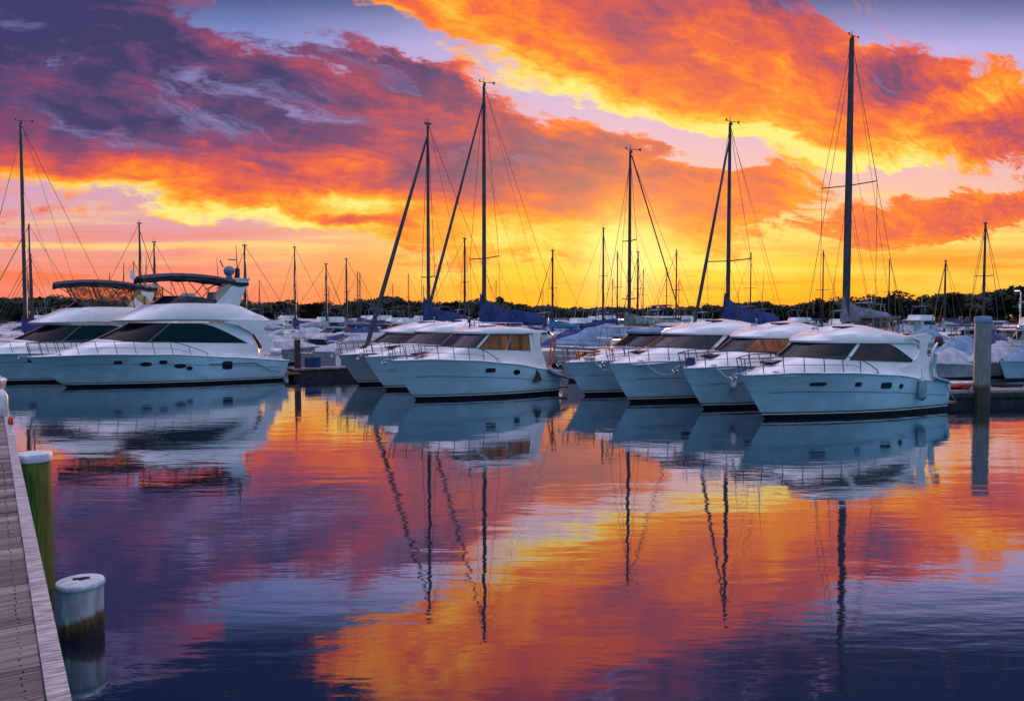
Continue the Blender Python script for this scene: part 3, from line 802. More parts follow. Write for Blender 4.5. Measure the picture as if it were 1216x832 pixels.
def express(name, label, cat, group, bow, ang, L=7.32, B=2.7, zk=1.0, over=1.05, hullmat='hull_gelcoat', rail=.5, glass_side='glass_dark', glass_front='glass_smoke',
            ports=(), roof='gelcoat', style='sport', mull=3, sheer=None, n_st=7, sk=1.0, pillar='gelcoat', split=False):
    sheer = sheer or [(0, 1.40 * zk), (.15, 1.47 * zk), (.35, 1.43 * zk), (.6, 1.30 * zk), (.85, 1.05 * zk), (1, .93 * zk)]
    h = Hull(L, B, sheer, over)
    t = base_boat(name, label, cat, group, bow, ang, h, hullmat, rail, n_st=n_st)
    k = L / 7.32; w = B / 2
    fl = lambda a, b_, x0, x1: (lambda x, y: lerp(a, b_, max(0, min(1, (x - x0 * k) / ((x1 - x0) * k)))))
    deckz = lambda x, y: h.zs(max(0, min(1, x / L))) - .05
    if style == 'sport':
        r0 = ring(-.55 * k, 2.4 * k, 6.15 * k, w * .80, w * .84, deckz, n=2.0)
        r0b = ring(-.25 * k, 2.5 * k, 6.13 * k, w * .775, w * .82, lambda x, y: max(deckz(x, y) + .06, lerp(1.55, 1.72, min(1, max(0, (x + .3 * k) / (2.6 * k)))) * zk if x < 2.5 * k else deckz(x, y) + .12), n=2.0)
        r1 = ring(.62 * k, 2.7 * k, 6.08 * k, w * .74, w * .80, fl(1.90 * zk, 1.62 * zk, .9, 5.4), n=2.1)
        r2 = ring(1.42 * k, 3.45 * k, 5.95 * k, w * .66, w * .70, fl(2.37 * zk, 2.30 * zk, 1.4, 5.6), n=2.3)
    else:
        r0 = ring(-.45 * k, 2.6 * k, 6.15 * k, w * .80, w * .84, deckz, n=2.0)
        r0b = ring(-.1 * k, 2.7 * k, 6.13 * k, w * .775, w * .82, lambda x, y: max(deckz(x, y) + .06, lerp(1.55, 1.78, min(1, max(0, (x + .3 * k) / (2.6 * k)))) * zk if x < 2.5 * k else deckz(x, y) + .12), n=2.0)
        r1 = ring(1.5 * k, 2.7 * k, 6.0 * k, w * .76, w * .80, fl(1.98 * zk, 1.80 * zk, 1.4, 5.4), n=2.8)
        r2 = ring(2.35 * k, 3.55 * k, 5.9 * k, w * .70, w * .72, fl(2.52 * zk, 2.50 * zk, 1.4, 5.6), n=3.0)
    mb = MB(); loft(mb, [r0, r0b, r1], top=True); mb.build('cabin_trunk', MAT['gelcoat'], t, sharp=30)
    mb = MB(); loft(mb, [r1, r2], top=False); mb.build('cabin_wall', MAT[pillar], t, sharp=30)
    # roof
    zt = .50 * zk if style == 'sport' else .26 * zk
    def up(r, off, dz, crown=0.0):
        out = []
        cx = (r[0].x + r[-1].x) / 2
        for p in r:
            sx = (p.x - cx) / ((r[-1].x - r[0].x) / 2)
            out.append(Vector((cx + (p.x - cx) * (1 + off), p.y * (1 + off * 1.2), p.z + dz + crown * (1 - sx * sx))))
        return out
    if style == 'sport':
        aft = .10
        rr = [up(r2, .0, -.03), up(r2, .05, -.01), up(r2, .06, .05, .03), up(r2, .0, .16, .14), up(r2, -.18, .26, .2), up(r2, -.45, .32, .25), up(r2, -.8, .34, .27)]
    else:
        rr = [up(r2, .0, -.02), up(r2, .07, .0), up(r2, .075, .08), up(r2, .03, .15, .04), up(r2, -.15, .20, .06), up(r2, -.6, .22, .08)]
    mb = MB(); loft(mb, rr, top=True); rf = mb.build('roof', MAT[roof], t, sharp=35)
    # roof hatch
    hx = lerp(r2[0].x, r2[-1].x, .36)
    mb = MB(); mb.box((hx, -w * .25, r2[0].z + (.47 if style == 'sport' else .27) * zk), (.5, .42, .06)); mb.build('hatch', MAT['glass_smoke'], rf)
    # windows: ring positions 0..14 front quarter, 14..28 side
    mb = MB()
    b1 = patch(mb, r1, r2, 0.0, 12.6, .06, .95, -1, 18)
    b2 = patch(mb, r1, r2, 0.0, 12.6, .06, .95, 1, 18)
    ws = mb.build('windshield', MAT[glass_front], t, sharp=20)
    if split:
        for side in (-1, 1):
            mb = MB(); patch(mb, r1, r2, 6.2, 12.4, .10, .91, side, 12, off=.022); mb.build('amber_glow_pane', MAT['glass_amber_glow'], ws, sharp=20)  # overlay pane carrying the painted orange glow
    mb = MB()
    for b_ in (b1, b2): mb.tube(b_ + [b_[0]], .013, 4)
    mb.build('window_frame', MAT['rubber'], ws)
    for side in (-1, 1):
        for j in range(mull):
            f = 1.5 + j * 9.6 / mull
            mb = MB(); patch(mb, r1, r2, f, f + .16, .06, .95, side, 2, off=.022); mb.build('wiper' if j % 2 else 'window_bar', MAT['rubber'], ws)
        mb = MB()
        if style == 'sport':
            b_ = patch(mb, r1, r2, 13.4, 27.0, lambda q: .05 + .04 * q, lambda q: .95 - .88 * max(0, (q - .45) / .55) ** 1.8, side, 20)
            sw = mb.build('side_window', MAT[glass_side], t, sharp=20)
            mb = MB(); mb.tube(b_ + [b_[0]], .013, 4); mb.build('window_frame', MAT['rubber'], sw)
        else:
            b_ = patch(mb, r1, r2, 13.5, 20.4, lambda q: .02, .92, side, 10); sw = mb.build('side_window', MAT[glass_side], t, sharp=20)
            mb = MB(); mb.tube(b_ + [b_[0]], .013, 4); mb.build('window_frame', MAT['rubber'], sw)
            mb = MB(); b_ = patch(mb, r1, r2, 20.8, 27.0, lambda q: .02, .92, side, 10); sw = mb.build('side_window', MAT[glass_side], t, sharp=20)
            mb = MB(); mb.tube(b_ + [b_[0]], .013, 4); mb.build('window_frame', MAT['rubber'], sw)
    # aft arch: curved wing plates from roof down to the gunwale
    for side in (-1, 1):
        y0 = side * w * .80; y1 = side * (w * .80 - .07)
        z_d = h.zs(.8)
        if style == 'sport':
            po = [(4.9, 1.50), (5.35, 1.60), (5.75, 1.82), (5.95, 2.10), (5.85, 2.38), (5.2, 2.52), (6.3, 2.62), (6.55, 2.50), (6.30, 2.30), (6.25, 1.95), (6.45, 1.60), (6.75, 1.30), (6.9, 1.0), (5.2, 1.08)]
        else:
            po = [(5.75, 1.15), (5.75, 2.52), (6.35, 2.56), (6.15, 2.4), (6.2, 1.9), (6.5, 1.3), (6.55, 1.0)]
        mb = MB(); mb.prism([(a * k, b_ * zk) for a, b_ in po], y0, y1); mb.build('arch', MAT['gelcoat'], t, sharp=25)
    mb = MB()
    hang = up(r2, .0, 0)
    mb.prism([(5.6 * k, r2[-1].z - .02), (6.65 * k, r2[-1].z + .03), (6.7 * k, r2[-1].z + .10), (5.6 * k, r2[-1].z + .16)], -w * .76, w * .76)
    mb.build('roof_overhang', MAT[roof], t, sharp=30)
    # cockpit: bulwark, transom door, seat
    mb = MB()
    mb.box((6.72 * k, 0, .62 * zk + .2), (.5, w * 1.5, .5 * zk)); mb.build('cockpit_seat', MAT['white_canvas'], t)
    mb = MB(); mb.box((L + .22, 0, .24), (.5, w * 1.7, .07)); mb.build('swim_platform', MAT['teak'], t)
    for (x, z, rx, rz, sh) in ports:
        for side in (-1, 1):
            mb = MB(); h.port(mb, x * k, z * zk, rx, rz, side, shape=sh); mb.build('porthole', MAT['glass_dark'], t, sharp=60)
    # foredeck hatch
    mb = MB(); mb.box((.55 * k - .3, 0, 1.78 * zk), (.5, .5, .05), tilt=-.12); mb.build('deck_hatch', MAT['glass_smoke'], t)
    stern_lines(h, t)
    # light mast with horn
    mb = MB(); q0 = Vector((r2[0].x + .75 * k, -.1, r2[0].z + (.36 if style == 'sport' else .26) * zk))
    mb.tube([q0, q0 + Vector((0, 0, .26))], .018, 6); mb.ball(q0 + Vector((0, 0, .27)), .035, 8); mb.tube([q0 + Vector((-.1, .12, .06)), q0 + Vector((.14, .12, .06))], [.045, .02], 8)
    mb.build('mast_light', MAT['steel'], rf)
    return t, h

def fender(parent, p, r=.13, ln=.55, m='fender_blue', name='fender'):
    mb = MB(); n = 8
    mb.lathe([(.001, -ln / 2 - .02), (r * .5, -ln / 2), (r * .92, -ln / 2 + .07), (r, -ln / 4), (r, ln / 4), (r * .92, ln / 2 - .07), (r * .4, ln / 2), (.001, ln / 2 + .03)], c=p, n=14)
    o = mb.build(name, MAT[m], parent)
    mb = MB(); mb.tube([(p[0], p[1], p[2] + ln / 2), (p[0], p[1] * .97, p[2] + ln / 2 + .32)], .012, 5); mb.build('fender_rope', MAT['rope'], o)

FR = 'motor boats moored bow-out in the front row'
rA, hA = express('motor_cruiser', 'white motor cruiser at the right end of the front row, whole side in view', 'motor boat', FR, (7.88, 24.72), R(27.8),
    ports=[(1.30, 1.10, .28, .055, 'box'), (2.75, 1.06, .12, .07, 'box'), (3.95, .98, .24, .10, 'box'), (4.65, .93, .10, .08, 'oval')], glass_side='glass_brown', glass_front='glass_dark')
fender(rA, (5.55, -1.42, .80), .14, .72)
mb = MB(); mb.tube([(6.55, -1.1, .95), (6.45, -1.12, 1.5), (6.5, -1.1, 2.0), (6.8, -1.08, 2.3)], .045, 8)
mb.tube([(6.75, -1.0, .95), (6.7, -1.0, 1.5), (6.8, -1.0, 1.9)], .09, 8)
dv = mb.build('davit', MAT['steel'], rA); mb = MB(); mb.ball((6.9, -1.05, 2.34), .17, 12, sq=(1, .8, 1.15)); mb.build('lamp_head', MAT['rubber'], dv)
mb = MB(); mb.tube([(6.2, -1.36, 1.15), (7.1, -1.3, .98)], .06, 8); mb.build('rolled_boarding_ladder', MAT['fender_blue'], rA)

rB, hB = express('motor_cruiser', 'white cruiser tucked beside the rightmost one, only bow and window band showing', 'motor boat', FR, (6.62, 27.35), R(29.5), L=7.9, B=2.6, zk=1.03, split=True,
    glass_side='glass_amber_glow', glass_front='glass_dark', ports=[(1.2, 1.12, .2, .05, 'box')], n_st=6)
fender(rB, (.75, -.62, .95), .11, .5, 'fender_white')
rC, hC = express('motor_cruiser', 'white cruiser with lilac tinted windshield, third from the right in the front row', 'motor boat', FR, (4.38, 29.35), R(30.5), L=9.2, B=2.7, zk=1.06,
    glass_side='glass_dark', glass_front='glass_smoke', ports=[(1.55, 1.15, .3, .09, 'box')], n_st=7)
rD, hD = express('motor_cruiser', 'grey-blue hulled boat with long cream canopy panels, between the two groups of cruisers', 'motor boat', FR, (2.95, 31.95), R(31), L=8.2, B=2.7, zk=.98, style='sedan', mull=2,
    hullmat='hull_gelcoat', glass_side='glass_smoke', glass_front='glass_dark', roof='sky_canvas', pillar='sky_canvas', n_st=8)
rE, hE = express('sedan_cruiser', 'white sedan cruiser with side windows painted with amber glow in the middle of the picture', 'motor boat', FR, (-3.65, 30.19), R(36.6), L=6.18, B=2.6, zk=1.0, over=1.1, style='sedan',
    glass_side='glass_amber_glow', glass_front='glass_smoke', ports=[(3.1, 1.10, .22, .085, 'box'), (4.55, .98, .16, .10, 'oval')], mull=2,
    sheer=[(0, 1.55), (.15, 1.58), (.35, 1.50), (.6, 1.32), (.85, 1.05), (1, .93)])
# roof rack rails, spotlight and a bundle of lines on the sedan
mb = MB()
for s_ in (-1, 1):
    mb.tube([(2.6, s_ * .6, 2.76), (2.7, s_ * .6, 2.92), (4.6, s_ * .6, 2.92), (4.7, s_ * .6, 2.76)], .018, 6)
    for x in (3.3, 4.0): mb.tube([(x, s_ * .6, 2.76), (x, s_ * .6, 2.92)], .014, 5)
for x in (2.9, 3.6, 4.3): mb.tube([(x, -.6, 2.92), (x, .6, 2.92)], .014, 5)
mb.build('roof_rack', MAT['steel'], rE)
mb = MB(); mb.tube([(2.35, -.15, 2.74), (2.35, -.15, 2.95)], .03, 8); mb.ball((2.33, -.15, 3.0), .075, 10); mb.build('spotlight', MAT['rubber'], rE)
mb = MB(); rr_ = random.Random(4)
for k in range(9):
    a = rr_.uniform(-.2, .2); mb.tube([(4.85, -1.27, 1.02), (4.85 + a * .6, -1.33, .8), (4.85 + a * 1.3, -1.30, .55 + rr_.uniform(-.05, .08))], [.03, .025, .01], 5)
mb.build('rope_bundle', MAT['rubber'], rE)
mb = MB(); mb.tube([(5.4, -1.25, 1.05), (5.9, -1.35, .78), (6.5, -1.3, .62)], [.10, .11, .04], 10); mb.build('rolled_awning', MAT['white_canvas'], rE)
mb = MB(); mb.box((5.78, -.99, 1.72), (.05, .04, 1.35), tilt=.22); mb.box((5.95, -1.0, 1.70), (.05, .04, 1.3), tilt=.22); mb.build('side_curtain', MAT['orange_plastic'], rE)

rF, hF = express('motor_cruiser', 'white cruiser half hidden behind the amber-windowed sedan, teal sky light painted on its bow', 'motor boat', FR, (-5.4, 34.3), R(33), L=7.6, B=2.6, zk=1.05, glass_front='glass_smoke', glass_side='glass_smoke', n_st=6)
rG, hG = express('motor_cruiser', 'dull grey hulled cruiser at the left end of the middle group', 'motor boat', FR, (-7.1, 37.0), R(33), L=7.6, B=2.7, zk=1.02, hullmat='hull_grey', glass_front='glass_dark', glass_side='glass_dark', n_st=6)

# ================================================================ flybridge yachts at the left
def flybridge(name, label, bow, ang, sc=1.0, enclosed=False, full=True):
    L, B = 9.29, 3.5
    h = Hull(L, B, [(0, 1.42), (.2, 1.50), (.45, 1.44), (.75, 1.22), (1, 1.0)], 1.55, full=.5, flare=1.9, transom=.25, aft=.95)
    t = base_boat(name, label, 'yacht', 'flybridge yachts at the left', bow, ang, h, 'hull_gelcoat', .62, n_st=10, rail_h=.58, stripe=.66)
    t.scale = (sc, sc, sc)
    w = B / 2
    fl = lambda pts: (lambda x, y: spline(pts, x))
    deckz = lambda x, y: h.zs(max(0, min(1, x / L))) - .05
    r0 = ring(-.75, 3.0, 8.25, w * .76, w * .84, deckz, n=2.0, rb=.3)
    r0b = ring(-.3, 3.1, 8.2, w * .74, w * .83, fl([(-.3, 1.62), (1.6, 1.85), (3, 1.86), (8, 1.60)]), n=2.0, rb=.3)
    r1 = ring(1.15, 3.4, 8.1, w * .72, w * .82, fl([(1.0, 2.16), (3, 1.98), (8.2, 1.86)]), n=2.1, rb=.3)
    r2 = ring(2.6, 4.4, 7.7, w * .67, w * .72, fl([(2.5, 2.88), (8, 2.86)]), n=2.3, rb=.3)
    mb = MB(); loft(mb, [r0, r0b, r1], top=True); mb.build('deckhouse', MAT['gelcoat'], t, sharp=30)
    mb = MB(); loft(mb, [r1, r2], top=True); mb.build('saloon_wall', MAT['gelcoat'], t, sharp=30)
    for side in (-1, 1):
        mb = MB(); patch(mb, r1, r2, 0, 13.0, .02, .97, side, 16); mb.build('windshield', MAT['glass_dark'], t, sharp=20)
        mb = MB(); patch(mb, r1, r2, 13.3, 27.3, .02, lambda q: .97 - .94 * max(0, (q - .38) / .62) ** 1.9, side, 24); sw = mb.build('side_window', MAT['glass_dark'], t, sharp=20)
        for f in (4.5, 9.0, 13.1):
            mb = MB(); patch(mb, r1, r2, f, f + .18, .02, .97, side, 2, off=.024); mb.build('window_bar', MAT['rubber'], sw)
    # aft side fairing and cockpit
    for side in (-1, 1):
        y0, y1 = side * w * .86, side * (w * .86 - .10)
        mb = MB(); mb.prism([(6.4, 2.92), (7.2, 2.72), (7.9, 2.3), (8.25, 1.75), (8.45, 1.15), (9.2, 1.0), (9.25, 1.25), (8.95, 1.55), (8.75, 2.1), (8.35, 2.55), (8.6, 2.95), (7.4, 3.02)], y0, y1)
        mb.build('side_fairing', MAT['gelcoat'], t, sharp=25)
    # flybridge moulding
    f0 = ring(1.95, 4.3, 8.75, w * .74, w * .72, fl([(1.9, 2.92), (4.5, 2.95), (8.8, 2.92)]), n=2.2, rb=.35)
    f1 = ring(1.80, 4.2, 8.85, w * .80, w * .76, fl([(1.8, 3.0), (4.5, 3.05), (8.8, 2.98)]), n=2.2, rb=.35)
    f2 = ring(2.30, 4.4, 8.6, w * .80, w * .74, fl([(2.2, 3.22), (4.5, 3.42), (7, 3.40), (8.8, 3.1)]), n=2.3, rb=.35)
    f3 = ring(3.3, 4.9, 7.9, w * .70, w * .62, fl([(3, 3.72), (5, 3.80), (7, 3.78), (8.2, 3.35)]), n=2.4, rb=.35)
    f4 = ring(3.5, 5.0, 7.8, w * .64, w * .56, fl([(3, 3.72), (5, 3.80), (7, 3.78), (8.2, 3.35)]), n=2.4, rb=.35)
    f5 = ring(3.6, 5.0, 7.7, w * .60, w * .52, fl([(3, 3.3), (8, 3.15)]), n=2.4, rb=.35)
    mb = MB(); loft(mb, [f0, f1, f2, f3, f4, f5], top=True, bottom=True); fb = mb.build('flybridge', MAT['gelcoat'], t, sharp=30)
    g0 = f4; g1 = ring(4.05, 5.3, 7.2, w * .60, w * .52, fl([(3, 4.16), (5, 4.12), (7.2, 3.86)]), n=2.4, rb=.3)
    for side in (-1, 1):
        mb = MB(); patch(mb, g0, g1, 0, 22, .0, .98, side, 20, off=.01); mb.build('wind_deflector', MAT['glass_smoke'], fb, sharp=25)
    mb = MB(); mb.box((5.2, .0, 3.9), (.5, .7, .75)); mb.build('helm_console', MAT['gelcoat'], fb)
    for yy_ in (-.4, .4):
        mb = MB(); mb.box((6.0, yy_, 3.75), (.5, .5, .2)); mb.box((6.25, yy_, 4.05), (.12, .5, .6), tilt=.12); mb.build('helm_seat', MAT['white_canvas'], fb)
    # radar arch
    arch = MB()
    for side in (-1, 1):
        arch.prism([(6.1, 3.70), (7.25, 3.60), (7.75, 4.95), (7.85, 5.05), (7.35, 5.02), (7.0, 4.75), (6.6, 4.2)], side * w * .66, side * (w * .66 - .10))
    arch.prism([(7.15, 4.88), (7.75, 4.86), (7.85, 5.0), (7.3, 5.04)], -w * .66, w * .66)
    ar = arch.build('radar_arch', MAT['gelcoat'], t, sharp=25)
    # bimini
    rows = []
    for i in range(13):
        k = i / 12; x = lerp(3.0, 7.75, k); zc = 5.02 + .22 * math.sin(math.pi * min(1, k * 1.15 + .02)) ** .7 - (.04 * k)
        rows.append([(x, lerp(-1, 1, j / 10) * w * .68, zc - .16 * abs(lerp(-1, 1, j / 10)) ** 3 + (.012 if j % 5 else -.012)) for j in range(11)])
    mb = MB(); mb.grid(rows); lower = [[(x, y, z - .06) for x, y, z in r] for r in rows]; mb.grid(lower)
    for A_, B_ in ((rows[0], lower[0]), (rows[-1], lower[-1])): mb.grid([A_, B_])
    mb.grid([[r[0] for r in rows], [r[0] for r in lower]]); mb.grid([[r[-1] for r in rows], [r[-1] for r in lower]])
    for j_ in (0, 10):
        mb.grid([[rows[i][j_] for i in range(13)], [(rows[i][j_][0], rows[i][j_][1], rows[i][j_][2] - .17 + .03 * math.sin(i * 2.2)) for i in range(13)]])
    bi = mb.build('bimini_top', MAT['black_canvas'], t, sharp=50)
    for side in (-1, 1):
        y = side * w * .64
        for a, b_ in (((4.6, 3.95), (3.15, 4.95)), ((5.0, 3.9), (4.6, 5.05)), ((5.4, 3.85), (6.4, 5.06)), ((6.3, 3.85), (5.3, 5.08)), ((6.2, 4.5), (7.2, 4.95))):
            mb = MB(); mb.tube([(a[0], y, a[1]), (b_[0], y, b_[1])], .022, 5); mb.build('bimini_pole', MAT['wire'], bi)
    if enclosed:
        for side in (-1, 1):
            mb = MB(); y = side * w * .66; rows = []
            for i in range(15):
                x = lerp(4.1, 8.0, i / 14); rows.append([(x + (.9 - .9 * i / 14) * -.6 * j / 6 , y + side * .02 * math.sin(i * 1.7 + j), lerp(3.75, 4.98 - .1 * (i / 14), j / 6)) for j in range(7)])
            mb.grid(rows); en = mb.build('clear_curtain', MAT['clear_vinyl'], bi, sharp=None)
            for i in (0, 4, 9, 14):
                mb = MB(); mb.tube(rows[i], .03, 5); mb.build('curtain_seam', MAT['black_canvas'], en)
        rows = []
        for i in range(9): rows.append([(4.1 - .55 * j / 6, lerp(-w * .66, w * .66, i / 8), lerp(3.75, 4.95, j / 6)) for j in range(7)])
        mb = MB(); mb.grid(rows); mb.build('clear_curtain', MAT['clear_vinyl'], bi, sharp=None)
    # radar dome, open array, antennas
    if not enclosed:
        mb = MB(); mb.lathe([(.001, 5.0), (.16, 5.02), (.18, 5.1), (.12, 5.2)], c=(7.15, .1, 0), n=12); mb.ball((7.15, .1, 5.42), .27, 14, sq=(1, 1, .95)); mb.build('satellite_dome', MAT['sky_canvas'], ar)
        mb = MB(); mb.tube([(7.5, -.1, 5.0), (7.5, -.1, 5.55)], .12, 10); mb.build('radar_pedestal', MAT['black_canvas'], ar)
        mb = MB(); mb.tube([(7.5, -.1, 5.5), (7.45, -.1, 6.7)], [.03, .012], 6); mb.tube([(6.9, .2, 5.6), (6.75, .2, 5.95)], .03, 6); mb.build('antenna', MAT['wire'], ar)
        mb = MB(); mb.tube([(6.4, -.8, 5.1), (6.35, -.8, 6.0)], [.02, .01], 5); mb.build('antenna', MAT['wire'], ar)
        mb = MB(); mb.box((7.3, .05, 5.98), (.5, .06, .05), rot=.4); mb.build('anemometer', MAT['wire'], ar)
    else:
        for x, y, z1 in ((6.2, -.3, 6.2), (7.4, .4, 6.6), (5.6, .5, 5.7)):
            mb = MB(); mb.tube([(x, y, 5.0), (x + .05, y, z1)], [.035, .014], 6); mb.build('antenna', MAT['wire'], ar)
        mb = MB(); mb.box((6.7, .1, 5.55), (.22, .3, .5)); mb.build('radar_pedestal', MAT['gelcoat'], ar)
    # hull windows and rail extras
    for (x, z, rx, rz, sh) in ((1.9, 1.13, .17, .075, 'box'), (3.02, 1.02, .24, .10, 'oval'), (3.72, 1.10, .19, .085, 'oval'), (4.45, .90, .27, .105, 'oval'), (4.85, .78, .14, .10, 'oval'), (6.55, .86, .24, .19, 'box')):
        
        for side in (-1, 1):
            mb = MB(); h.port(mb, x, z, rx, rz, side, shape=sh); mb.build('porthole', MAT['glass_dark'], t, sharp=60)
    mb = MB(); r = h.line(lambda q: lerp(.98, .92, q), .62, .84, 8, .03); r += [r[-1] + Vector((.4, .0, -.22)), r[-1] + Vector((.8, 0, -.42)), r[-1] + Vector((1.25, .02, -.48))]
    mb.tube(r, .016, 5); mb.build('mooring_line', MAT['rubber'], t)
    mb = MB(); mb.box((9.75, 0, .32), (.75, w * 1.7, .08)); mb.build('swim_platform', MAT['teak'], t)
    mb = MB(); mb.tube([(8.6, -w * .86, 1.45), (9.15, -w * .8, 1.4)], [.16, .20], 12); mb.build('life_raft_canister', MAT['fender_white'], t)
    mb = MB(); mb.box((8.35, 0, 2.2), (.06, w * 1.25, 1.2)); mb.build('cockpit_curtain', MAT['interior'], t)
    return t
flybridge('flybridge_yacht', 'large white flybridge yacht under an open dark bimini at the left', (-19.9, 35.54), R(34.0))
flybridge('flybridge_yacht', 'second flybridge yacht behind the big one, its upper deck enclosed by amber clear curtains', (-25.0, 37.8), R(33.0), .96, enclosed=True)

# individual fittings that set the front boats apart
mb = MB(); mb.tube([(4.9, -.5, 2.9), (5.0, -.5, 4.3)], [.018, .008], 5); mb.build('antenna', MAT['wire'], rC)
mb = MB(); rows = [[(x, y, 2.52 - .10 * abs(y) ** 2 + .25 * math.sin((x - 5.6) * 1.2)) for y in [-1.15 + .23 * j for j in range(11)]] for x in [5.6 + .25 * i for i in range(9)]]
mb.grid(rows); mb.grid([[(x, y, z - .03) for x, y, z in r] for r in rows]); mb.build('cockpit_awning', MAT['navy_canvas'], rF)
mb = MB(); rows = [[(x, y * (1 - .12 * k), 1.05 + k * 1.42) for k in (0, .33, .66, 1)] for y in (-1.2,) for x in [5.9 + .3 * i for i in range(8)]]
mb.grid(rows); mb.grid([[(x, -y, z) for x, y, z in r] for r in rows]); mb.grid([[(8.0, y, z) for y in (-1.15, -.5, .5, 1.15)] for z in (1.0, 1.7, 2.45)])
mb.build('cockpit_canvas', MAT['sky_canvas'], rD, sharp=None)
mb = MB(); mb.tube([(3.2, .5, 2.9), (3.35, .5, 4.9)], [.016, .007], 5); mb.build('antenna', MAT['wire'], rB)
mb = MB(); mb.tube([(3.6, .6, 2.75), (3.75, .6, 4.5)], [.016, .007], 5); mb.build('antenna', MAT['wire'], rA)
rc_ = random.Random(8)
def clutter(t, h, xs, n):
    for _ in range(n):
        x = rc_.uniform(*xs); y = rc_.uniform(-.5, .5); z = h.zs(min(1, max(0, x / h.L))) + .04
        k = rc_.random()
        mb = MB()
        if k < .35: mb.tube([(x + .16 * (1 + .04 * a) * math.cos(a * .8), y + .16 * math.sin(a * .8), z + .03 + a * .006) for a in range(22)], .02, 5); mb.build('coiled_line', MAT['rope'], t)
        elif k < .6: mb.box((x, y, z + .14), (.35, .28, .26), rot=rc_.uniform(0, 1)); mb.build('deck_bag', MAT[rc_.choice(['navy_canvas', 'orange_plastic', 'black_canvas'])], t)
        else: mb.tube([(x, y, z + .1), (x + .55, y + rc_.uniform(-.2, .2), z + .12)], .11, 10); mb.build('fender', MAT[rc_.choice(['fender_blue', 'fender_white', 'navy_canvas'])], t)
clutter(rE, hE, (6.2 * .93, 6.2 * .98), 2); clutter(rD, hD, (-.5, .9), 4); clutter(rB, hB, (-.4, .3), 2); clutter(rF, hF, (-.4, .8), 3); clutter(rG, hG, (-.3, 1.0), 4); clutter(rC, hC, (-.5, .2), 2)

def world_pt(t, p):
    return Matrix.Translation(t.location) @ Matrix.Rotation(t.rotation_euler[2], 4, 'Z') @ Vector(p)
def bow_line(t1, h1, t2, h2, lab, sag=.35):
    a = world_pt(t1, h1.p(.09, h1.zs(.09), 1) * 1.0 + Vector((0, 0, .05))); b_ = world_pt(t2, h2.p(.09, h2.zs(.09), -1) + Vector((0, 0, .05)))
    mb = MB(); mb.tube([a.lerp(b_, k / 14) - Vector((0, 0, sag * math.sin(math.pi * k / 14))) for k in range(15)], .016, 5)
    tag(mb.build('mooring_rope', MAT['rope']), lab, 'rope')
bow_line(rA, hA, rB, hB, 'pale rope sagging between the bows of the two rightmost cruisers')
bow_line(rB, hB, rC, hC, 'pale rope sagging between the second and third bows from the right', .45)
bow_line(rC, hC, rD, hD, 'pale rope sagging between the third and fourth bows from the right', .4)

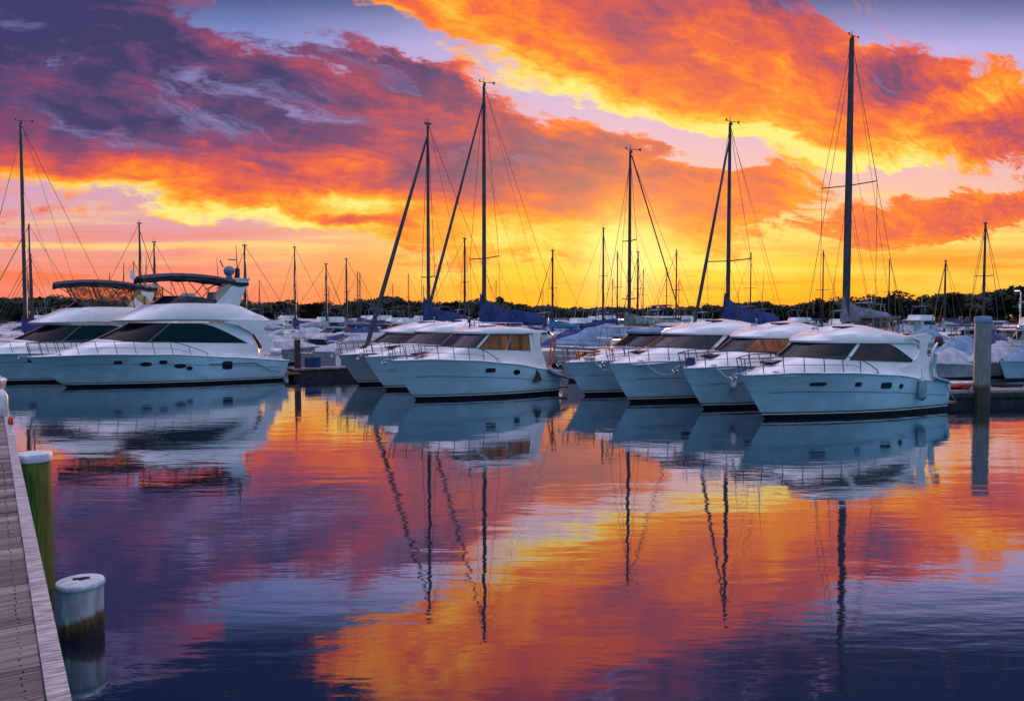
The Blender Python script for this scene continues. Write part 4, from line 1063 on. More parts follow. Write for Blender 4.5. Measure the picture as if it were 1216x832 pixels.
# ================================================================ sailing boats
def sailboat(name, label, px, Y, top_py, ang=R(32), flip=False, cover='navy_canvas', boom=4.6, spreaders=(.62,), furl=.09, J=3.6, L=10.5, mast_r=.13, group='sailing boats behind the front row',
             boomz=None, sail_h=.9, sp_len=1.1, lean=0.0, dodger=True, panel=False, masthead='vane', hullmat='gelcoat', extra_lines=4, lift_r=0, near_cover=None):
    """mast stands at (px, Y); x runs aft from the mast"""
    m = at_depth(px, Y)
    H = height_at(top_py, Y)
    t = thing(name, label, 'sailing boat', (m.x, m.y, 0), ang + (math.pi if flip else 0), group)
    xb = -L * .42
    h = Hull(L, L * .29, [(0, 1.25), (.3, 1.08), (.7, .98), (1, 1.02)], .9, wl=.86, full=.52, flare=1.1, keel=-.5, aft=.7, transom=-.3)
    # local geometry is built with the stem at x = xb
    def sh(mb): mb.v = [(x + xb, y, z) for x, y, z in mb.v]; return mb
    sh(h.shell(.07, 24, 6)).build('hull', [MAT[hullmat], MAT['antifoul'], MAT['navy_paint']], t, sharp=50)
    sh(h.deck()).build('deck', MAT['deck_white'], t)
    w = L * .145
    dk = lambda x, y: 1.0
    r0 = ring(L * .22, L * .36, L * .66, w * .62, w * .62, dk, n=2); r1 = ring(L * .25, L * .37, L * .66, w * .55, w * .56, 1.5, n=2); r2 = ring(L * .30, L * .4, L * .65, w * .35, w * .38, 1.6, n=2)
    mb = MB(); loft(mb, [r0, r1, r2]); cb = sh(mb).build('cabin', MAT['gelcoat'], t, sharp=35)
    for side in (-1, 1):
        mb = MB(); patch(mb, r0, r1, 12, 25, .35, .78, side, 10); sh(mb).build('cabin_window', MAT['glass_dark'], cb)
    if dodger:
        mb = MB(); rows = []
        for i in range(7):
            x = L * .62 + xb + i * .22; rows.append([(x, w * .58 * math.cos(a), 1.35 + (.35 + .35 * math.sin(i / 6 * 1.57)) * math.sin(a) ** .6) for a in [math.pi * j / 10 for j in range(11)]])
        mb.grid(rows); mb.build('spray_hood', MAT[near_cover or cover], t, sharp=None)
    # mast
    mb = MB(); n = 8
    mb.tube([(lean * k / n * H, 0, lerp(1.3, H, k / n)) for k in range(n + 1)], [mast_r * lerp(1, .62, (k / n) ** 2) for k in range(n + 1)], 8)
    ms = mb.build('mast', MAT['mast_alu'], t)
    mh = Vector((lean * H, 0, H))
    mb = MB()
    if masthead == 'vane':
        mb.tube([mh, mh + Vector((0, 0, .5))], .02, 5); mb.tube([mh + Vector((-.35, 0, .22)), mh + Vector((.55, 0, .26))], .022, 5)
        mb.poly([mh + Vector((.55, 0, .26)), mh + Vector((.8, .02, .40)), mh + Vector((.8, -.02, .14))]); mb.ball(mh + Vector((-.3, 0, .3)), .06, 6); mb.ball(mh + Vector((.05, 0, .1)), .12, 6)
    else:
        mb.tube([mh, mh + Vector((0, 0, .35))], .02, 5); mb.box(mh + Vector((0, 0, .02)), (.4, .12, .1))
    mb.build('masthead_vane', MAT['wire'], ms)
    # spreaders and rigging
    for k in spreaders:
        z = 1.3 + (H - 1.3) * k
        mb = MB(); mb.tube([(lean * z - .02, -sp_len, z + .05), (lean * z, 0, z), (lean * z - .02, sp_len, z + .05)], .035, 6); mb.build('spreader', MAT['mast_alu'], ms)
    zk_ = 1.3 + (H - 1.3) * (spreaders[0] if spreaders else .5)
    wr = .016 if Y < 60 else .02
    for side in (-1, 1):
        mb = MB(); mb.tube([mh, (lean * zk_, side * sp_len, zk_ + .05), (.15, side * w * .92, 1.05)], wr, 4); mb.build('shroud', MAT['wire'], t)
        if extra_lines > 1:
            mb = MB(); mb.tube([(lean * zk_, 0, zk_ - .1), (.5, side * w * .9, 1.05)], wr * .8, 4); mb.build('shroud', MAT['wire'], t)
    mb = MB(); mb.tube([mh, (L + xb - .1, 0, 1.2)], wr, 4); mb.build('backstay', MAT['wire'], t)
    if extra_lines > 2:
        for q_ in (.5, .75):
            mb = MB(); mb.tube([(lean * H * q_, 0, 1.3 + (H - 1.3) * q_ * .95), (boom * q_, 0, (boomz or 2.6) + .3)], wr * .6, 4); mb.build('lazy_jack', MAT['wire'], t)
        mb = MB(); mb.tube([mh + Vector((.1, 0, -.1)), (boom, 0, (boomz or 2.6) + .1)], lift_r or wr * .7, 4); mb.build('topping_lift', MAT['wire'], t)
    # forestay with furled genoa
    fz = .95
    a = Vector((lean * H * fz, 0, 1.3 + (H - 1.3) * fz)); b_ = Vector((-J, 0, 1.35))
    mb = MB(); n = 10
    mb.tube([a.lerp(b_, k / n) for k in range(n + 1)], [wr if furl <= 0 else lerp(furl * .45, furl, math.sin(min(1, k / n * 1.1) * 1.57)) for k in range(n + 1)], 7)
    mb.build('furled_jib' if furl > 0 else 'forestay', MAT['mast_alu' if furl > 0 else 'wire'], t)
    # boom and sail cover
    if boom:
        bz = boomz or 2.6
        mb = MB(); mb.tube([(.1, 0, bz), (boom, 0, bz + .08)], .07, 8); bo = mb.build('boom', MAT['mast_alu'], t)
        if cover:
            rows = []
            for k in range(15):
                q_ = k / 14; x = lerp(-.28, boom - .15, q_); hh = sail_h * (1.0 * math.exp(-q_ * 6.5) + .72 * (1 - q_) ** .4 + .32) ; hw = .20 + .06 * math.sin(q_ * 9)
                sag = .05 * math.sin(q_ * 14)
                rows.append([(x, hw * math.cos(a_) * (1.15 if math.sin(a_) < 0 else 1 - .6 * math.sin(a_)), bz - .16 + sag * .4 + (hh * max(0, math.sin(a_)) + .22 * min(0, math.sin(a_)))) for a_ in [2 * math.pi * j / 12 for j in range(12)]])
            mb = MB(); ids = mb.grid(rows, close=True); mb.face(ids[0]); mb.face(list(reversed(ids[-1])))
            mb.build('sail_cover', MAT[cover], bo, sharp=70)
    if panel:
        mb = MB(); rows = [[(x, s_ * .9, z) for z in (1.6, 2.1, bz - .1)] for x in (1.4, 2.2, 3.0, 3.8, 4.5) for s_ in (-1,)]
        mb.grid(rows); rows = [[(x, s_ * .9, z) for z in (1.6, 2.1, bz - .1)] for x in (1.4, 2.2, 3.0, 3.8, 4.5) for s_ in (1,)]; mb.grid(rows)
        en = mb.build('cockpit_enclosure', MAT['clear_vinyl'], t)
        for x in (1.4, 2.2, 3.0, 3.8, 4.5):
            for s_ in (-1, 1):
                mb = MB(); mb.tube([(x, s_ * .92, 1.5), (x, s_ * .92, bz)], .05, 6); mb.build('curtain_seam', MAT['grey_canvas'], en)
        mb = MB(); mb.box((2.95, 0, bz - .02), (3.5, 1.95, .12)); mb.build('enclosure_top', MAT['grey_canvas'], t)
    # life lines
    mb = MB()
    for side in (-1, 1):
        pts = [h.p(q_, h.zs(q_), side) + Vector((xb, 0, .6)) for q_ in [k / 10 for k in range(11)]]
        mb.tube(pts, .012, 4)
        for p in pts[::2]: mb.tube([p - Vector((0, 0, .6)), p], .014, 4)
    mb.build('lifelines', MAT['wire'], t)
    return t
sailboat('sailboat', 'tall sailboat with grey sail cover, its mast the highest in the harbour', 1004, 47, 52, R(38), cover='grey_canvas', boom=5.4, boomz=3.15, sail_h=.72, mast_r=.225, J=4.6, L=13, furl=0, spreaders=(.53,), sp_len=1.7, lean=.006, panel=True)
sailboat('sailboat', 'sailboat with navy sail cover and dark furled jib behind the cruiser with lilac tinted windshield', 864, 44, 152, R(36), boom=4.6, boomz=3.0, sail_h=.82, mast_r=.12, J=3.1, L=10.5, furl=.10, spreaders=(.40,), sp_len=1.5)
sailboat('sailboat', 'sailboat with wide navy sail cover, the tallest mast of the middle pair', 575, 50, 106, R(34), boom=4.9, boomz=2.95, sail_h=.9, mast_r=.14, J=4.6, L=12, furl=.10, spreaders=(.34,), sp_len=1.7)
sailboat('sailboat', 'sailboat with drooping navy sail cover, the lower mast of the middle pair', 509, 46, 150, R(34), boom=2.9, boomz=2.95, sail_h=.75, mast_r=.11, J=3.9, L=10.5, furl=.13, spreaders=(.32,), sp_len=.8, masthead='bar')
sailboat('sailboat', 'sailboat with slack grey-green cover and one heavy line slanting from masthead to boom', 747, 48, 184, R(28), cover='sage_canvas', boom=4.0, boomz=2.95, sail_h=.35, J=2.2, L=10.5, furl=0, mast_r=.11, spreaders=(.55, .25), sp_len=.7, lift_r=.05)
sailboat('sailboat', 'bare-masted sailboat at the far left edge with two sets of spreaders', 31, 58, 150, R(30), cover='navy_canvas', boom=4, boomz=2.4, sail_h=.5, J=3.6, L=12, furl=.03, mast_r=.15, spreaders=(.50, .20), sp_len=1.7)
far = [(351, 95, 294, 'sailboat with twin-looking pale masthead lines right of the big yacht'), (388, 88, 314, 'short-masted sailboat between two taller ones beyond the boat sterns'),
       (412, 92, 308, 'sailboat just left of the slanting dark jib, thin bare mast'), (656, 80, 298, 'sailboat with a single dark mast above the empty berth in the middle'),
       (716, 84, 272, 'sailboat with a plain dark mast left of the sun glow'), (1121, 80, 310, 'sailboat with a thin mast right of the tallest one'),
       (1167, 62, 266, 'sailboat whose mast rises directly behind the concrete pile'), (168, 75, 266, 'sailboat mast standing between the two flybridge yachts'),
       (185, 80, 288, 'sailboat with a leaning short mast behind the flybridge yachts'), (292, 70, 292, 'sailboat mast seen just past the radar dome of the big yacht'),
       (552, 75, 284, 'thin-masted sailboat close left of the middle pair of masts'), (757, 88, 300, 'sailboat behind the slack-covered one, thin mast near the sun glow')]
for i, (px, Y, py, lab) in enumerate(far):
    sailboat('sailboat', lab, px, Y, py, R(30 + (i * 37) % 9), flip=(i % 3 == 1), cover=['navy_canvas', 'white_canvas', 'grey_canvas', 'teal_canvas'][i % 4], boom=3.2, boomz=2.3, sail_h=.45, J=2.9, L=9, furl=.05 if i % 2 else 0, mast_r=.12, spreaders=(.55,), sp_len=.7, masthead='bar', extra_lines=2, group='sailing boats in the back basin')
# the slack cover seen over the mid boats, lying on a boom crutch of its own boat

# ================================================================ the crowded basin behind
mat('gelcoat_dull', (.50, .53, .56), .3, var=.3, vscale=1.5, stretch=(1, 1, 3))
def small_boat(kind, cv, label, group):
    rnd = random.Random(hash((kind, cv)) % 1000 if False else len(kind) * 31 + len(cv) * 7)
    L = {'cuddy': 7.6, 'covered': 7.2, 'console': 6.4, 'fly': 9.6, 'sail': 9.0, 'hardtop': 8.4}[kind]
    B = L * .33
    name = {'cuddy': 'cabin_boat', 'covered': 'covered_boat', 'console': 'console_boat', 'fly': 'flybridge_boat', 'sail': 'sailboat', 'hardtop': 'hardtop_boat'}[kind]
    t = thing(name, label, {'sail': 'sailing boat'}.get(kind, 'motor boat'), group=group)
    h = Hull(L, B, [(0, 1.25), (.3, 1.15), (.7, .95), (1, .85)], .7)
    sh = lambda mb: mb
    hm = {('cuddy', 'navy_canvas'): 'navy_paint', ('sail', 'teal_canvas'): 'navy_paint', ('console', 'black_canvas'): 'hull_grey', ('covered', 'sky_canvas'): 'hull_gelcoat'}.get((kind, cv), 'gelcoat_dull')
    h.shell(.06, 12, 3).build('hull', [MAT[hm], MAT['antifoul'], MAT['navy_paint']], t, sharp=50)
    h.deck(N=10).build('deck', MAT['gelcoat_dull'], t)
    w = B / 2; kw = dict(NF=6, NS=6, NA=2)
    RG = lambda *a, **k_: ring(*a, **{**kw, **k_})
    if kind in ('cuddy', 'hardtop', 'fly', 'sail'):
        r0 = RG(L * .12, L * .4, L * .78, w * .72, w * .75, 1.0); r1 = RG(L * .26, L * .45, L * .77, w * .66, w * .7, 1.75 if kind != 'sail' else 1.45)
        r2 = RG(L * .40, L * .52, L * .76, w * .6, w * .64, 2.35 if kind != 'sail' else 1.55)
        mb = MB(); loft(mb, [r0, r1, r2]); c = mb.build('cabin', MAT['gelcoat_dull'], t, sharp=35)
        if kind != 'sail':
            for side in (-1, 1):
                mb = MB(); patch(mb, r1, r2, 0, 11.5, .08, .9, side, 8, m=1); mb.build('window', MAT['glass_dark'], c)
            rr = RG(L * .38, L * .5, L * .88, w * .68, w * .68, 2.36); r3 = RG(L * .38, L * .5, L * .88, w * .66, w * .66, 2.46); r4 = RG(L * .45, L * .5, L * .84, w * .3, w * .3, 2.54)
            mb = MB(); loft(mb, [rr, r3, r4], bottom=True); mb.build('roof', MAT['gelcoat' if kind != 'cuddy' else cv], t, sharp=35)
            mb = MB()
            for s_ in (-1, 1): mb.tube([(L * .86, s_ * w * .66, .9), (L * .86, s_ * w * .64, 2.38)], .04, 5)
            mb.build('roof_post', MAT['steel'], t)
    if kind == 'fly':
        q0 = RG(L * .36, L * .5, L * .8, w * .64, w * .6, 2.5); q1 = RG(L * .42, L * .52, L * .78, w * .62, w * .58, 3.1); q2 = RG(L * .46, L * .54, L * .76, w * .5, w * .46, 3.08)
        mb = MB(); loft(mb, [q0, q1, q2]); mb.build('flybridge', MAT['gelcoat'], t, sharp=35)
        mb = MB(); mb.grid([[(L * .42 + i * .55, y, 4.25 - .12 * abs(y / w) ** 3 + .1 * math.sin(i * .8)) for y in (-w * .6, -w * .3, 0, w * .3, w * .6)] for i in range(6)])
        mb.grid([[(L * .42 + i * .55, y, 4.19 - .12 * abs(y / w) ** 3 + .1 * math.sin(i * .8)) for y in (-w * .6, -w * .3, 0, w * .3, w * .6)] for i in range(6)])
        mb.build('bimini_top', MAT[cv], t)
        mb = MB()
        for s_ in (-1, 1):
            for x in (.46, .7): mb.tube([(L * x, s_ * w * .56, 3.0), (L * (x - .03), s_ * w * .56, 4.15)], .03, 5)
        mb.tube([(L * .6, 0, 4.2), (L * .6, 0, 5.6)], .02, 4)
        mb.build('bimini_frame', MAT['steel'], t)
    if kind == 'covered':
        rows = []
        for i in range(13):
            k = i / 12; x = lerp(-.35, L * .98, k); tt = max(.02, min(.99, k)); e = h.p(tt, h.zs(tt)); ridge = h.zs(tt) + .15 + 1.0 * math.sin(math.pi * min(1, k * 1.05)) ** 1.3 + (.07 * math.sin(i * 2.6))
            rows.append([(e.x if j_ in (0, 8) else x if 0 < k < 1 else e.x, e.y * lerp(1, -1, j_ / 8) * 1.02, lerp(h.zs(tt) - .06, ridge, 1 - abs(lerp(1, -1, j_ / 8)) ** 1.3)) for j_ in range(9)])
        mb = MB(); mb.grid(rows); mb.build('boat_cover', MAT[cv], t, sharp=28)
    if kind == 'console':
        mb = MB(); mb.box((L * .5, 0, 1.45), (.8, .8, 1.1)); mb.build('console', MAT['gelcoat'], t)
        mb = MB(); mb.box((L * .53, 0, 2.62), (1.9, 1.5, .08)); tt_ = mb.build('t_top', MAT[cv], t)
        mb = MB()
        for a in (-.6, .6):
            for b_ in (-.5, .5): mb.tube([(L * .53 + a, b_, .95), (L * .53 + a * 1.2, b_ * 1.1, 2.6)], .03, 5)
        mb.build('t_top_frame', MAT['steel'], tt_)
    if kind in ('console', 'cuddy'):
        for s_ in ((-.35, .35) if kind == 'console' else (0,)):
            mb = MB(); rows = []
            mb.prism([(L + .05, .95), (L + .1, 1.5), (L + .35, 1.62), (L + .62, 1.45), (L + .6, .95), (L + .42, .3), (L + .3, -.3), (L + .2, .3)], s_ - .17, s_ + .17); mb.build('outboard_motor', MAT['rubber' if kind == 'console' else 'gelcoat'], t, sharp=20)
    if kind == 'sail':
        mb = MB(); mb.tube([(L * .42, 0, 1.4), (L * .42, 0, 10.6)], [.10, .06], 6); m_ = mb.build('mast', MAT['mast_alu'], t)
        mb = MB(); mb.tube([(L * .42, -.8, 6.4), (L * .42, .8, 6.4)], .03, 4); mb.build('spreader', MAT['mast_alu'], m_)
        mb = MB(); mb.tube([(L * .42, 0, 10.4), (-.5, 0, 1.3)], .03, 4); mb.tube([(L * .42, 0, 10.5), (L, 0, 1.0)], .015, 4)
        for s_ in (-1, 1): mb.tube([(L * .42, 0, 10.5), (L * .42, s_ * .8, 6.4), (L * .45, s_ * w * .9, 1)], .015, 4)
        mb.build('rigging', MAT['wire'], t)
        mb = MB(); mb.tube([(L * .43, 0, 2.45), (L * .62, 0, 2.4), (L * .82, 0, 2.42)], [.30, .22, .14], 8); mb.build('sail_cover', MAT[cv], t)
    if kind != 'covered':
        mb = MB(); pts = {s_: [h.p(q_, h.zs(q_), s_) + Vector((-.05, 0, .5)) for q_ in (.0, .08, .18, .3, .42, .5)] for s_ in (-1, 1)}
        mb.tube(list(reversed(pts[-1])) + pts[1], .02, 4)
        for s_ in (-1, 1):
            for p in pts[s_][1::2]: mb.tube([p, p - Vector((-.05, 0, .5))], .02, 4)
        mb.build('bow_rail', MAT['steel'], t)
    return t
CN = {'navy_canvas': 'navy', 'white_canvas': 'white', 'sky_canvas': 'pale blue', 'grey_canvas': 'grey', 'teal_canvas': 'bright blue', 'black_canvas': 'black', 'sage_canvas': 'grey-green'}
KW = {'cuddy': 'small cabin boat with %s canvas roof', 'covered': 'small boat under a peaked %s cover', 'console': 'open boat with %s T-top and outboards', 'fly': 'white flybridge boat with %s bimini', 'sail': 'sailing boat with %s sail cover', 'hardtop': 'white hardtop cruiser, %s trim'}
combos = [('cuddy', 'navy_canvas'), ('cuddy', 'white_canvas'), ('cuddy', 'sky_canvas'), ('covered', 'white_canvas'), ('covered', 'sky_canvas'), ('covered', 'navy_canvas'), ('console', 'white_canvas'), ('console', 'black_canvas'),
          ('fly', 'navy_canvas'), ('fly', 'sky_canvas'), ('sail', 'navy_canvas'), ('sail', 'teal_canvas'), ('hardtop', 'white_canvas')]
lib = {}
for kd, cv in combos:
    lab = (KW[kd] % CN[cv]).replace(', white trim', '') + ' in the crowded back basin'
    lib[(kd, cv)] = [small_boat(kd, cv, lab, (KW[kd] % CN[cv]).replace(', white trim', '') + ' in the back basin'), False]
def place(key, x, y, ang, label=None, group=None, sc=1.0):
    pr = lib[key]
    o = pr[0] if not pr[1] else copy_tree(pr[0])
    pr[1] = True
    o.location = (x, y, 0); o.rotation_euler = (0, 0, ang); o.scale = (sc, sc, sc)
    if label: o['label'] = label
    if group: o['group'] = group
    return o
for key in combos[1:]: pass
taken = []
# individually placed neighbours seen between the front boats
near = [
    (('console', 'white_canvas'), 1176, 45, 30, 'open boat with white T-top right of the concrete pile', .9),
    (('cuddy', 'navy_canvas'), 1122, 53, 32, 'cabin boat with navy canvas left of the concrete pile', .9),
    (('hardtop', 'white_canvas'), 1160, 56, 30, 'white hardtop boat behind the covered boats at the concrete pile', .9),
    (('covered', 'white_canvas'), 1212, 47, 214, 'boat under a white cover cut by the right edge of the picture', .8),
    (('cuddy', 'sky_canvas'), 688, 44, 31, 'cabin boat with pale blue canvas behind the open T-top boat', .85),
    (('fly', 'sky_canvas'), 330, 47, 200, 'white flybridge boat with pale blue top, stern turned to us beyond the big yacht', 1.0),
    (('cuddy', 'white_canvas'), 362, 46.5, 33, 'low white cabin boat just right of the big yacht stern', .85),
    (('covered', 'white_canvas'), 384, 44.5, 33, 'boat under a white cover next to the grey hulled cruiser', 1.0),
    (('hardtop', 'white_canvas'), 402, 52, 30, 'white hardtop boat in the gap left of the grey hulled cruiser', .9),
    (('cuddy', 'navy_canvas'), 440, 50, 32, 'cabin boat with navy canvas behind the foot of the slanting jib', 1.0),
    (('console', 'white_canvas'), 676, 39.0, 30, 'open boat with white T-top in the berth right of the amber-windowed sedan', 1.0),
    (('covered', 'sky_canvas'), 668, 50, 30, 'boat under a pale blue cover behind the open T-top boat', 1.2),
    (('hardtop', 'white_canvas'), 722, 47, 30, 'white hardtop boat behind the cream canopied one', 1.1),
    (('covered', 'white_canvas'), 1100, 40, 30, 'boat under a white cover just beyond the right cruiser stern', .7),
    (('covered', 'sky_canvas'), 1112, 42, 33, 'boat under a peaked pale blue cover left of the concrete pile', .95),
    (('console', 'black_canvas'), 1106, 47, 28, 'open boat with black T-top left of the concrete pile', 1.0),
    (('covered', 'white_canvas'), 1150, 41, 30, 'boat under a white cover immediately right of the concrete pile', .72),
    (('covered', 'sky_canvas'), 1196, 39.5, 30, 'boat under a pale blue cover at the right edge of the picture', .8),
    (('cuddy', 'sky_canvas'), 1190, 46, 34, 'cabin boat with pale blue canvas right of the concrete pile', 1.0),
    (('fly', 'sky_canvas'), 1190, 58, 32, 'white flybridge boat under the lamp post at the right edge', 1.0),
    (('covered', 'navy_canvas'), 1140, 47, 30, 'boat under a navy cover seen beside the concrete pile', 1.0),
    (('cuddy', 'white_canvas'), 8, 47, 32, 'white cabin boat at the left edge in front of the bare mast', 1.0),
    (('console', 'white_canvas'), 34, 54, 32, 'open boat with white T-top behind the second yacht bow', 1.0),
]
for key, px, Y, deg, lab, sc in near:
    p = at_depth(px, Y); place(key, p.x, p.y, R(deg), lab, 'boats seen between the front boats', sc); taken.append((p.x, p.y))
rb = random.Random(21)
a1 = Vector((math.cos(R(31)), math.sin(R(31)), 0)); a2 = Vector((-a1.y, a1.x, 0))
piers = []
nbk = 0
mains = [(at_depth(px, Y).x, Y, l_) for px, Y, l_ in [(1004, 47, 8), (864, 44, 7), (575, 50, 7), (509, 46, 6), (747, 60, 7), (31, 58, 7)] + [(f[0], f[1], 5) for f in far]]
bases = [(7.88, 24.72, 9), (6.6, 27.3, 9), (4.4, 29.3, 10), (2.95, 31.95, 9.5), (-3.65, 30.2, 8), (-5.4, 34.3, 9), (-7.1, 37, 9), (-19.9, 35.5, 11), (-25, 37.8, 11)]
def clear(c):
    for x, y, l_ in mains:
        if (c.x - x) ** 2 + (c.y - y) ** 2 < (l_ + .5) ** 2 * .55: return False
    for x, y in taken:
        if (c.x - x) ** 2 + (c.y - y) ** 2 < 36: return False
    for x, y, l_ in bases:
        m = Vector((x, y, 0)) + a1 * l_ / 2
        if (c - m).length < l_ * .5 + 4.6: return False
    return True
for col in range(-9, 16):
    c0 = a1 * (col * 25.0 + 6)
    pts_y = []
    for step in range(0, 48):
        q = c0 + a2 * (step * 4.9 - 20)
        if q.y < 36 or q.y > 205 or abs(q.x) > q.y * .70 + 4: continue
        pts_y.append(step)
        for sd in (-1, 1):
            if rb.random() < .10 or nbk > 285: continue
            key = combos[min(len(combos) - 1, int(rb.random() * len(combos)))]
            if key[0] == 'sail' and rb.random() < .35: key = combos[rb.randrange(8)]
            st = q + a1 * sd * (1.6 if sd < 0 else 1.6)
            bow = q + a1 * sd * 10.0
            cen = (st + bow) / 2
            if not clear(cen): continue
            ang = math.atan2(-sd * a1.y, -sd * a1.x)     # stem points away from the pier, x runs aft towards it
            sc = rb.uniform(.85, 1.08)
            place(key, bow.x, bow.y, ang + rb.uniform(-.03, .03), sc=sc); nbk += 1
    if pts_y:
        A_ = c0 + a2 * (min(pts_y) * 4.9 - 22); B_ = c0 + a2 * (max(pts_y) * 4.9 - 18)
        if min((A_ + (B_ - A_) * (k / 20) - (Vector((x, y, 0)) + a1 * l_ / 2)).length - l_ * .6 for k in range(4) for x, y, l_ in bases) < 0:
            A_ = A_ + a2 * 9
        piers.append((A_, B_))
print('background boats', nbk, 'trees', n_tree)
for i, (A_, B_) in enumerate(piers):
    ln = (B_ - A_).length
    t = thing('floating_pier', 'long floating pier between the moored boats of the back basin', 'pier', (A_.x, A_.y, 0), math.atan2((B_ - A_).y, (B_ - A_).x), 'floating piers of the back basin')
    mb = MB(); mb.box((ln / 2, 0, .46), (ln, 1.8, .08)); mb.build('walkway', MAT['pier_planks'], t)
    mb = MB(); mb.box((ln / 2, 0, .20), (ln - .1, 1.6, .43)); mb.build('float', MAT['float_black'], t)
for key in list(lib):
    if not lib[key][1]:
        for c in lib[key][0].children_recursive: bpy.data.objects.remove(c)
        bpy.data.objects.remove(lib[key][0])

# ================================================================ right pier, concrete pile, kayak, lamp
pr0 = at(1128, 484); 
t = thing('near_pier', 'floating pier with dark sides at the right edge, concrete pile on its corner', 'pier', (pr0.x + .2, pr0.y + .6, 0), R(9))
mb = MB(); mb.box((6, .9, .48), (12, 1.8, .10)); mb.build('walkway', MAT['pier_planks'], t)
mb = MB(); mb.box((6, .9, .17), (11.9, 1.7, .50)); mb.box((6, -.03, .36), (12, .06, .16)); mb.build('float', MAT['float_black'], t)
for x in (1.0, 4.2, 7.6):
    mb = MB(); mb.tube([(x - .16, .25, .62), (x + .16, .25, .62)], .03, 6); mb.box((x, .25, .57), (.1, .08, .1)); mb.build('cleat', MAT['steel'], t)
mb = MB(); mb.box((5.5, 1.3, .78), (1.1, .6, .5)); mb.build('dock_box', MAT['gelcoat'], t)
mb = MB(); rr_ = random.Random(2); mb.tube([(3.2 + .5 * math.cos(a * .7) * (1 + a * .02), .9 + .35 * math.sin(a * .7), .56 + a * .004) for a in range(28)], .025, 5); mb.build('coiled_hose', MAT['rubber'], t)
fp = at_depth(344, 40.6)
t = thing('finger_pier', 'dark floating finger pier just right of the big yacht stern', 'pier', (fp.x, fp.y, 0), R(31))
mb = MB(); mb.box((4.5, 0, .50), (9, 1.2, .08)); mb.build('walkway', MAT['pier_planks'], t)
mb = MB(); mb.box((4.5, 0, .21), (8.9, 1.1, .49)); mb.build('float', MAT['float_black'], t)
mb = MB(); mb.box((1.2, .1, .80), (.7, .5, .5)); mb.build('dock_box', MAT['navy_canvas'], t)
mb = MB(); mb.box((2.6, .2, 1.0), (.22, .22, .95)); mb.build('power_post', MAT['fender_white'], t)
mb = MB(); mb.tube([(0.3, -.3, -1), (.3, -.3, 2.0)], .16, 10); mb.build('guide_pile', MAT['dock_under'], t)
cp = at(1165, 481)
t = thing('concrete_pile', 'thick grey-green concrete pile standing tall at the right pier', 'pile', (cp.x, cp.y, 0))
mb = MB(); rs = .275
mb.lathe([(rs * 1.0, -1.5), (rs, .2), (rs * .99, 2.0), (rs * .98, 2.98)], n=10)
m_ = pile_material('pile_concrete', .75, (.19, .23, .23), (.03, .035, .018), (.14, .14, .07), tilt=0)
mb.build('shaft', m_, t, sharp=25)
mb = MB(); mb.lathe([(rs * 1.0, 2.95), (rs * 1.05, 2.98), (rs * 1.05, 3.12), (rs * .95, 3.18), (.0, 3.20)], n=20); mb.build('cap', MAT['sky_canvas'], t, sharp=30)
kp = pr0 + Vector((.95, 1.35, 0))
t = thing('red_kayak', 'red and white kayak lying on the near pier beside the right cruiser stern', 'kayak', (kp.x, kp.y, .53), R(14))
mb = MB(); rows = []
for i in range(15):
    k = i / 14; x = lerp(-.95, .95, k); s_ = max(.03, math.sin(math.pi * k) ** .7)
    rows.append([(x, .30 * s_ * math.cos(a), .14 + .14 * s_ * math.sin(a) + .09 * abs(2 * k - 1) ** 3) for a in [2 * math.pi * j / 12 for j in range(12)]])
ids = mb.grid(rows, close=True); mb.face(ids[0]); mb.face(ids[-1]); mb.build('hull', MAT['red_plastic'], t, sharp=60)
mb = MB(); rows = [[(x * .98, y * .92, z + .03) for x, y, z in r[1:6]] for r in rows[1:-1]]; mb.grid(rows); mb.build('deck', MAT['fender_white'], t)
mb = MB(); mb.lathe([(.16, 0), (.19, .02), (.17, .04)], c=(0, 0, .315), n=14); mb.build('cockpit_rim', MAT['rubber'], t)
lp = at_depth(1211, 120)
t = thing('lamp_post', 'pale lamp post with a bright head standing at the right edge of the basin', 'lamp post', (lp.x, lp.y, 0))
hl = height_at(346, 120)
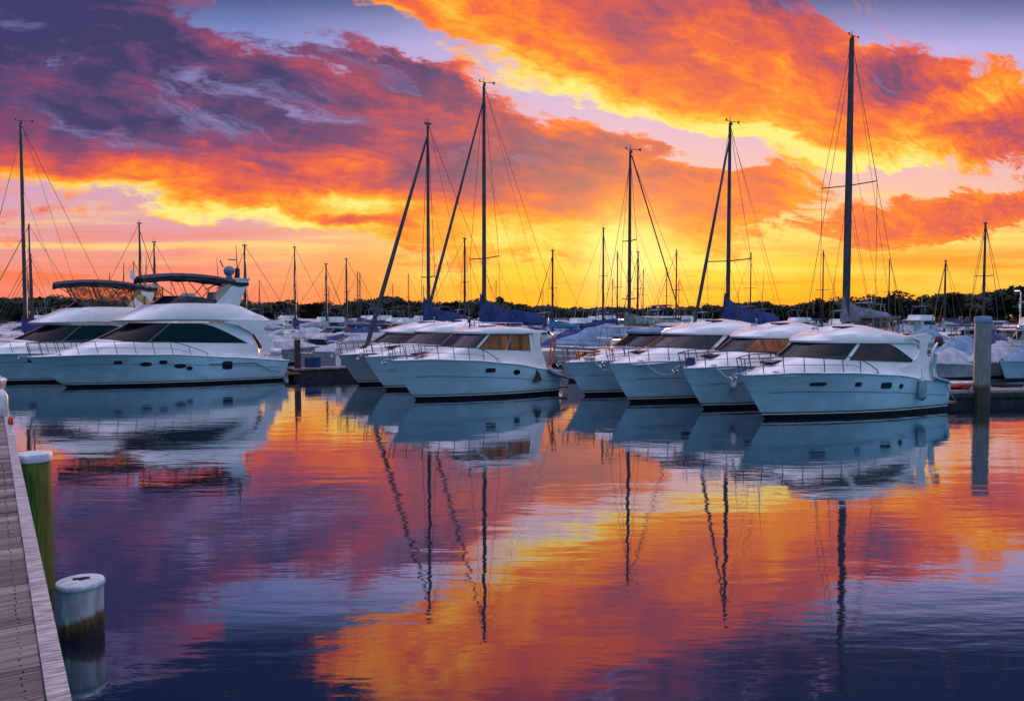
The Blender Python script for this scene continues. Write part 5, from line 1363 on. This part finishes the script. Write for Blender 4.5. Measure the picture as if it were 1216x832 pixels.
mb = MB(); mb.tube([(0, 0, 0), (0, 0, hl)], [.14, .08], 8); mb.build('post', MAT['fender_white'], t)
lm = bpy.data.materials.new('lamp_glow'); lm.use_nodes = True; lm.node_tree.nodes['Principled BSDF'].inputs['Emission Color'].default_value = (1, .95, .85, 1); lm.node_tree.nodes['Principled BSDF'].inputs['Emission Strength'].default_value = 1.3
mb = MB(); mb.tube([(0, 0, hl - .05), (-.5, 0, hl + .12)], .05, 6); mb.build('arm', MAT['fender_white'], t)
mb = MB(); mb.box((-.6, 0, hl + .08), (.6, .3, .14)); mb.build('lamp_head', lm, t)
# things at the far end of the wooden dock
q = EDGE + D1 * 15.0
t = thing('white_fender', 'white fender standing on the far edge of the wooden dock', 'fender', (q.x - .14, q.y, 1.79))
mb = MB(); mb.lathe([(.001, -.20), (.07, -.19), (.10, -.14), (.10, .14), (.07, .22), (.02, .26)], n=14); mb.build('body', MAT['fender_white'], t)
mb = MB(); mb.tube([(0, 0, .24), (-.10, 0, .12), (-.3, -.05, -.17)], .012, 5); mb.build('rope', MAT['rope'], t)
q = EDGE + D1 * 12.6
t = thing('dock_light', 'small red and white light standard on the edge of the wooden dock', 'dock light', (q.x - .04, q.y, 1.62))
mb = MB(); mb.lathe([(.04, 0), (.035, .02), (.022, .04), (.022, .15)], n=14); mb.build('stem', MAT['fender_white'], t)
mb = MB(); mb.lathe([(.025, .14), (.035, .15), (.035, .21), (.02, .24), (.001, .25)], n=14); mb.build('lens', MAT['red_plastic'], t)
q = EDGE + D1 * 17.6
t = thing('dinghy', 'white dinghy hanging half over the far end of the wooden dock', 'dinghy', (q.x - .55, q.y - .1, 1.62), math.atan2(D1.y, D1.x))
hh = Hull(2.4, 1.1, [(0, .34), (1, .28)], .25, keel=-.02, full=.5)
mb = hh.shell(.02, 14, 4); mb.build('hull', [MAT['gelcoat'], MAT['gelcoat'], MAT['gelcoat']], t)
hh.deck(camber=-.12, drop=.05, N=10).build('inside', MAT['deck_white'], t)
mb = MB(); mb.box((1.1, 0, .27), (.25, .9, .04)); mb.build('thwart', MAT['teak'], t)
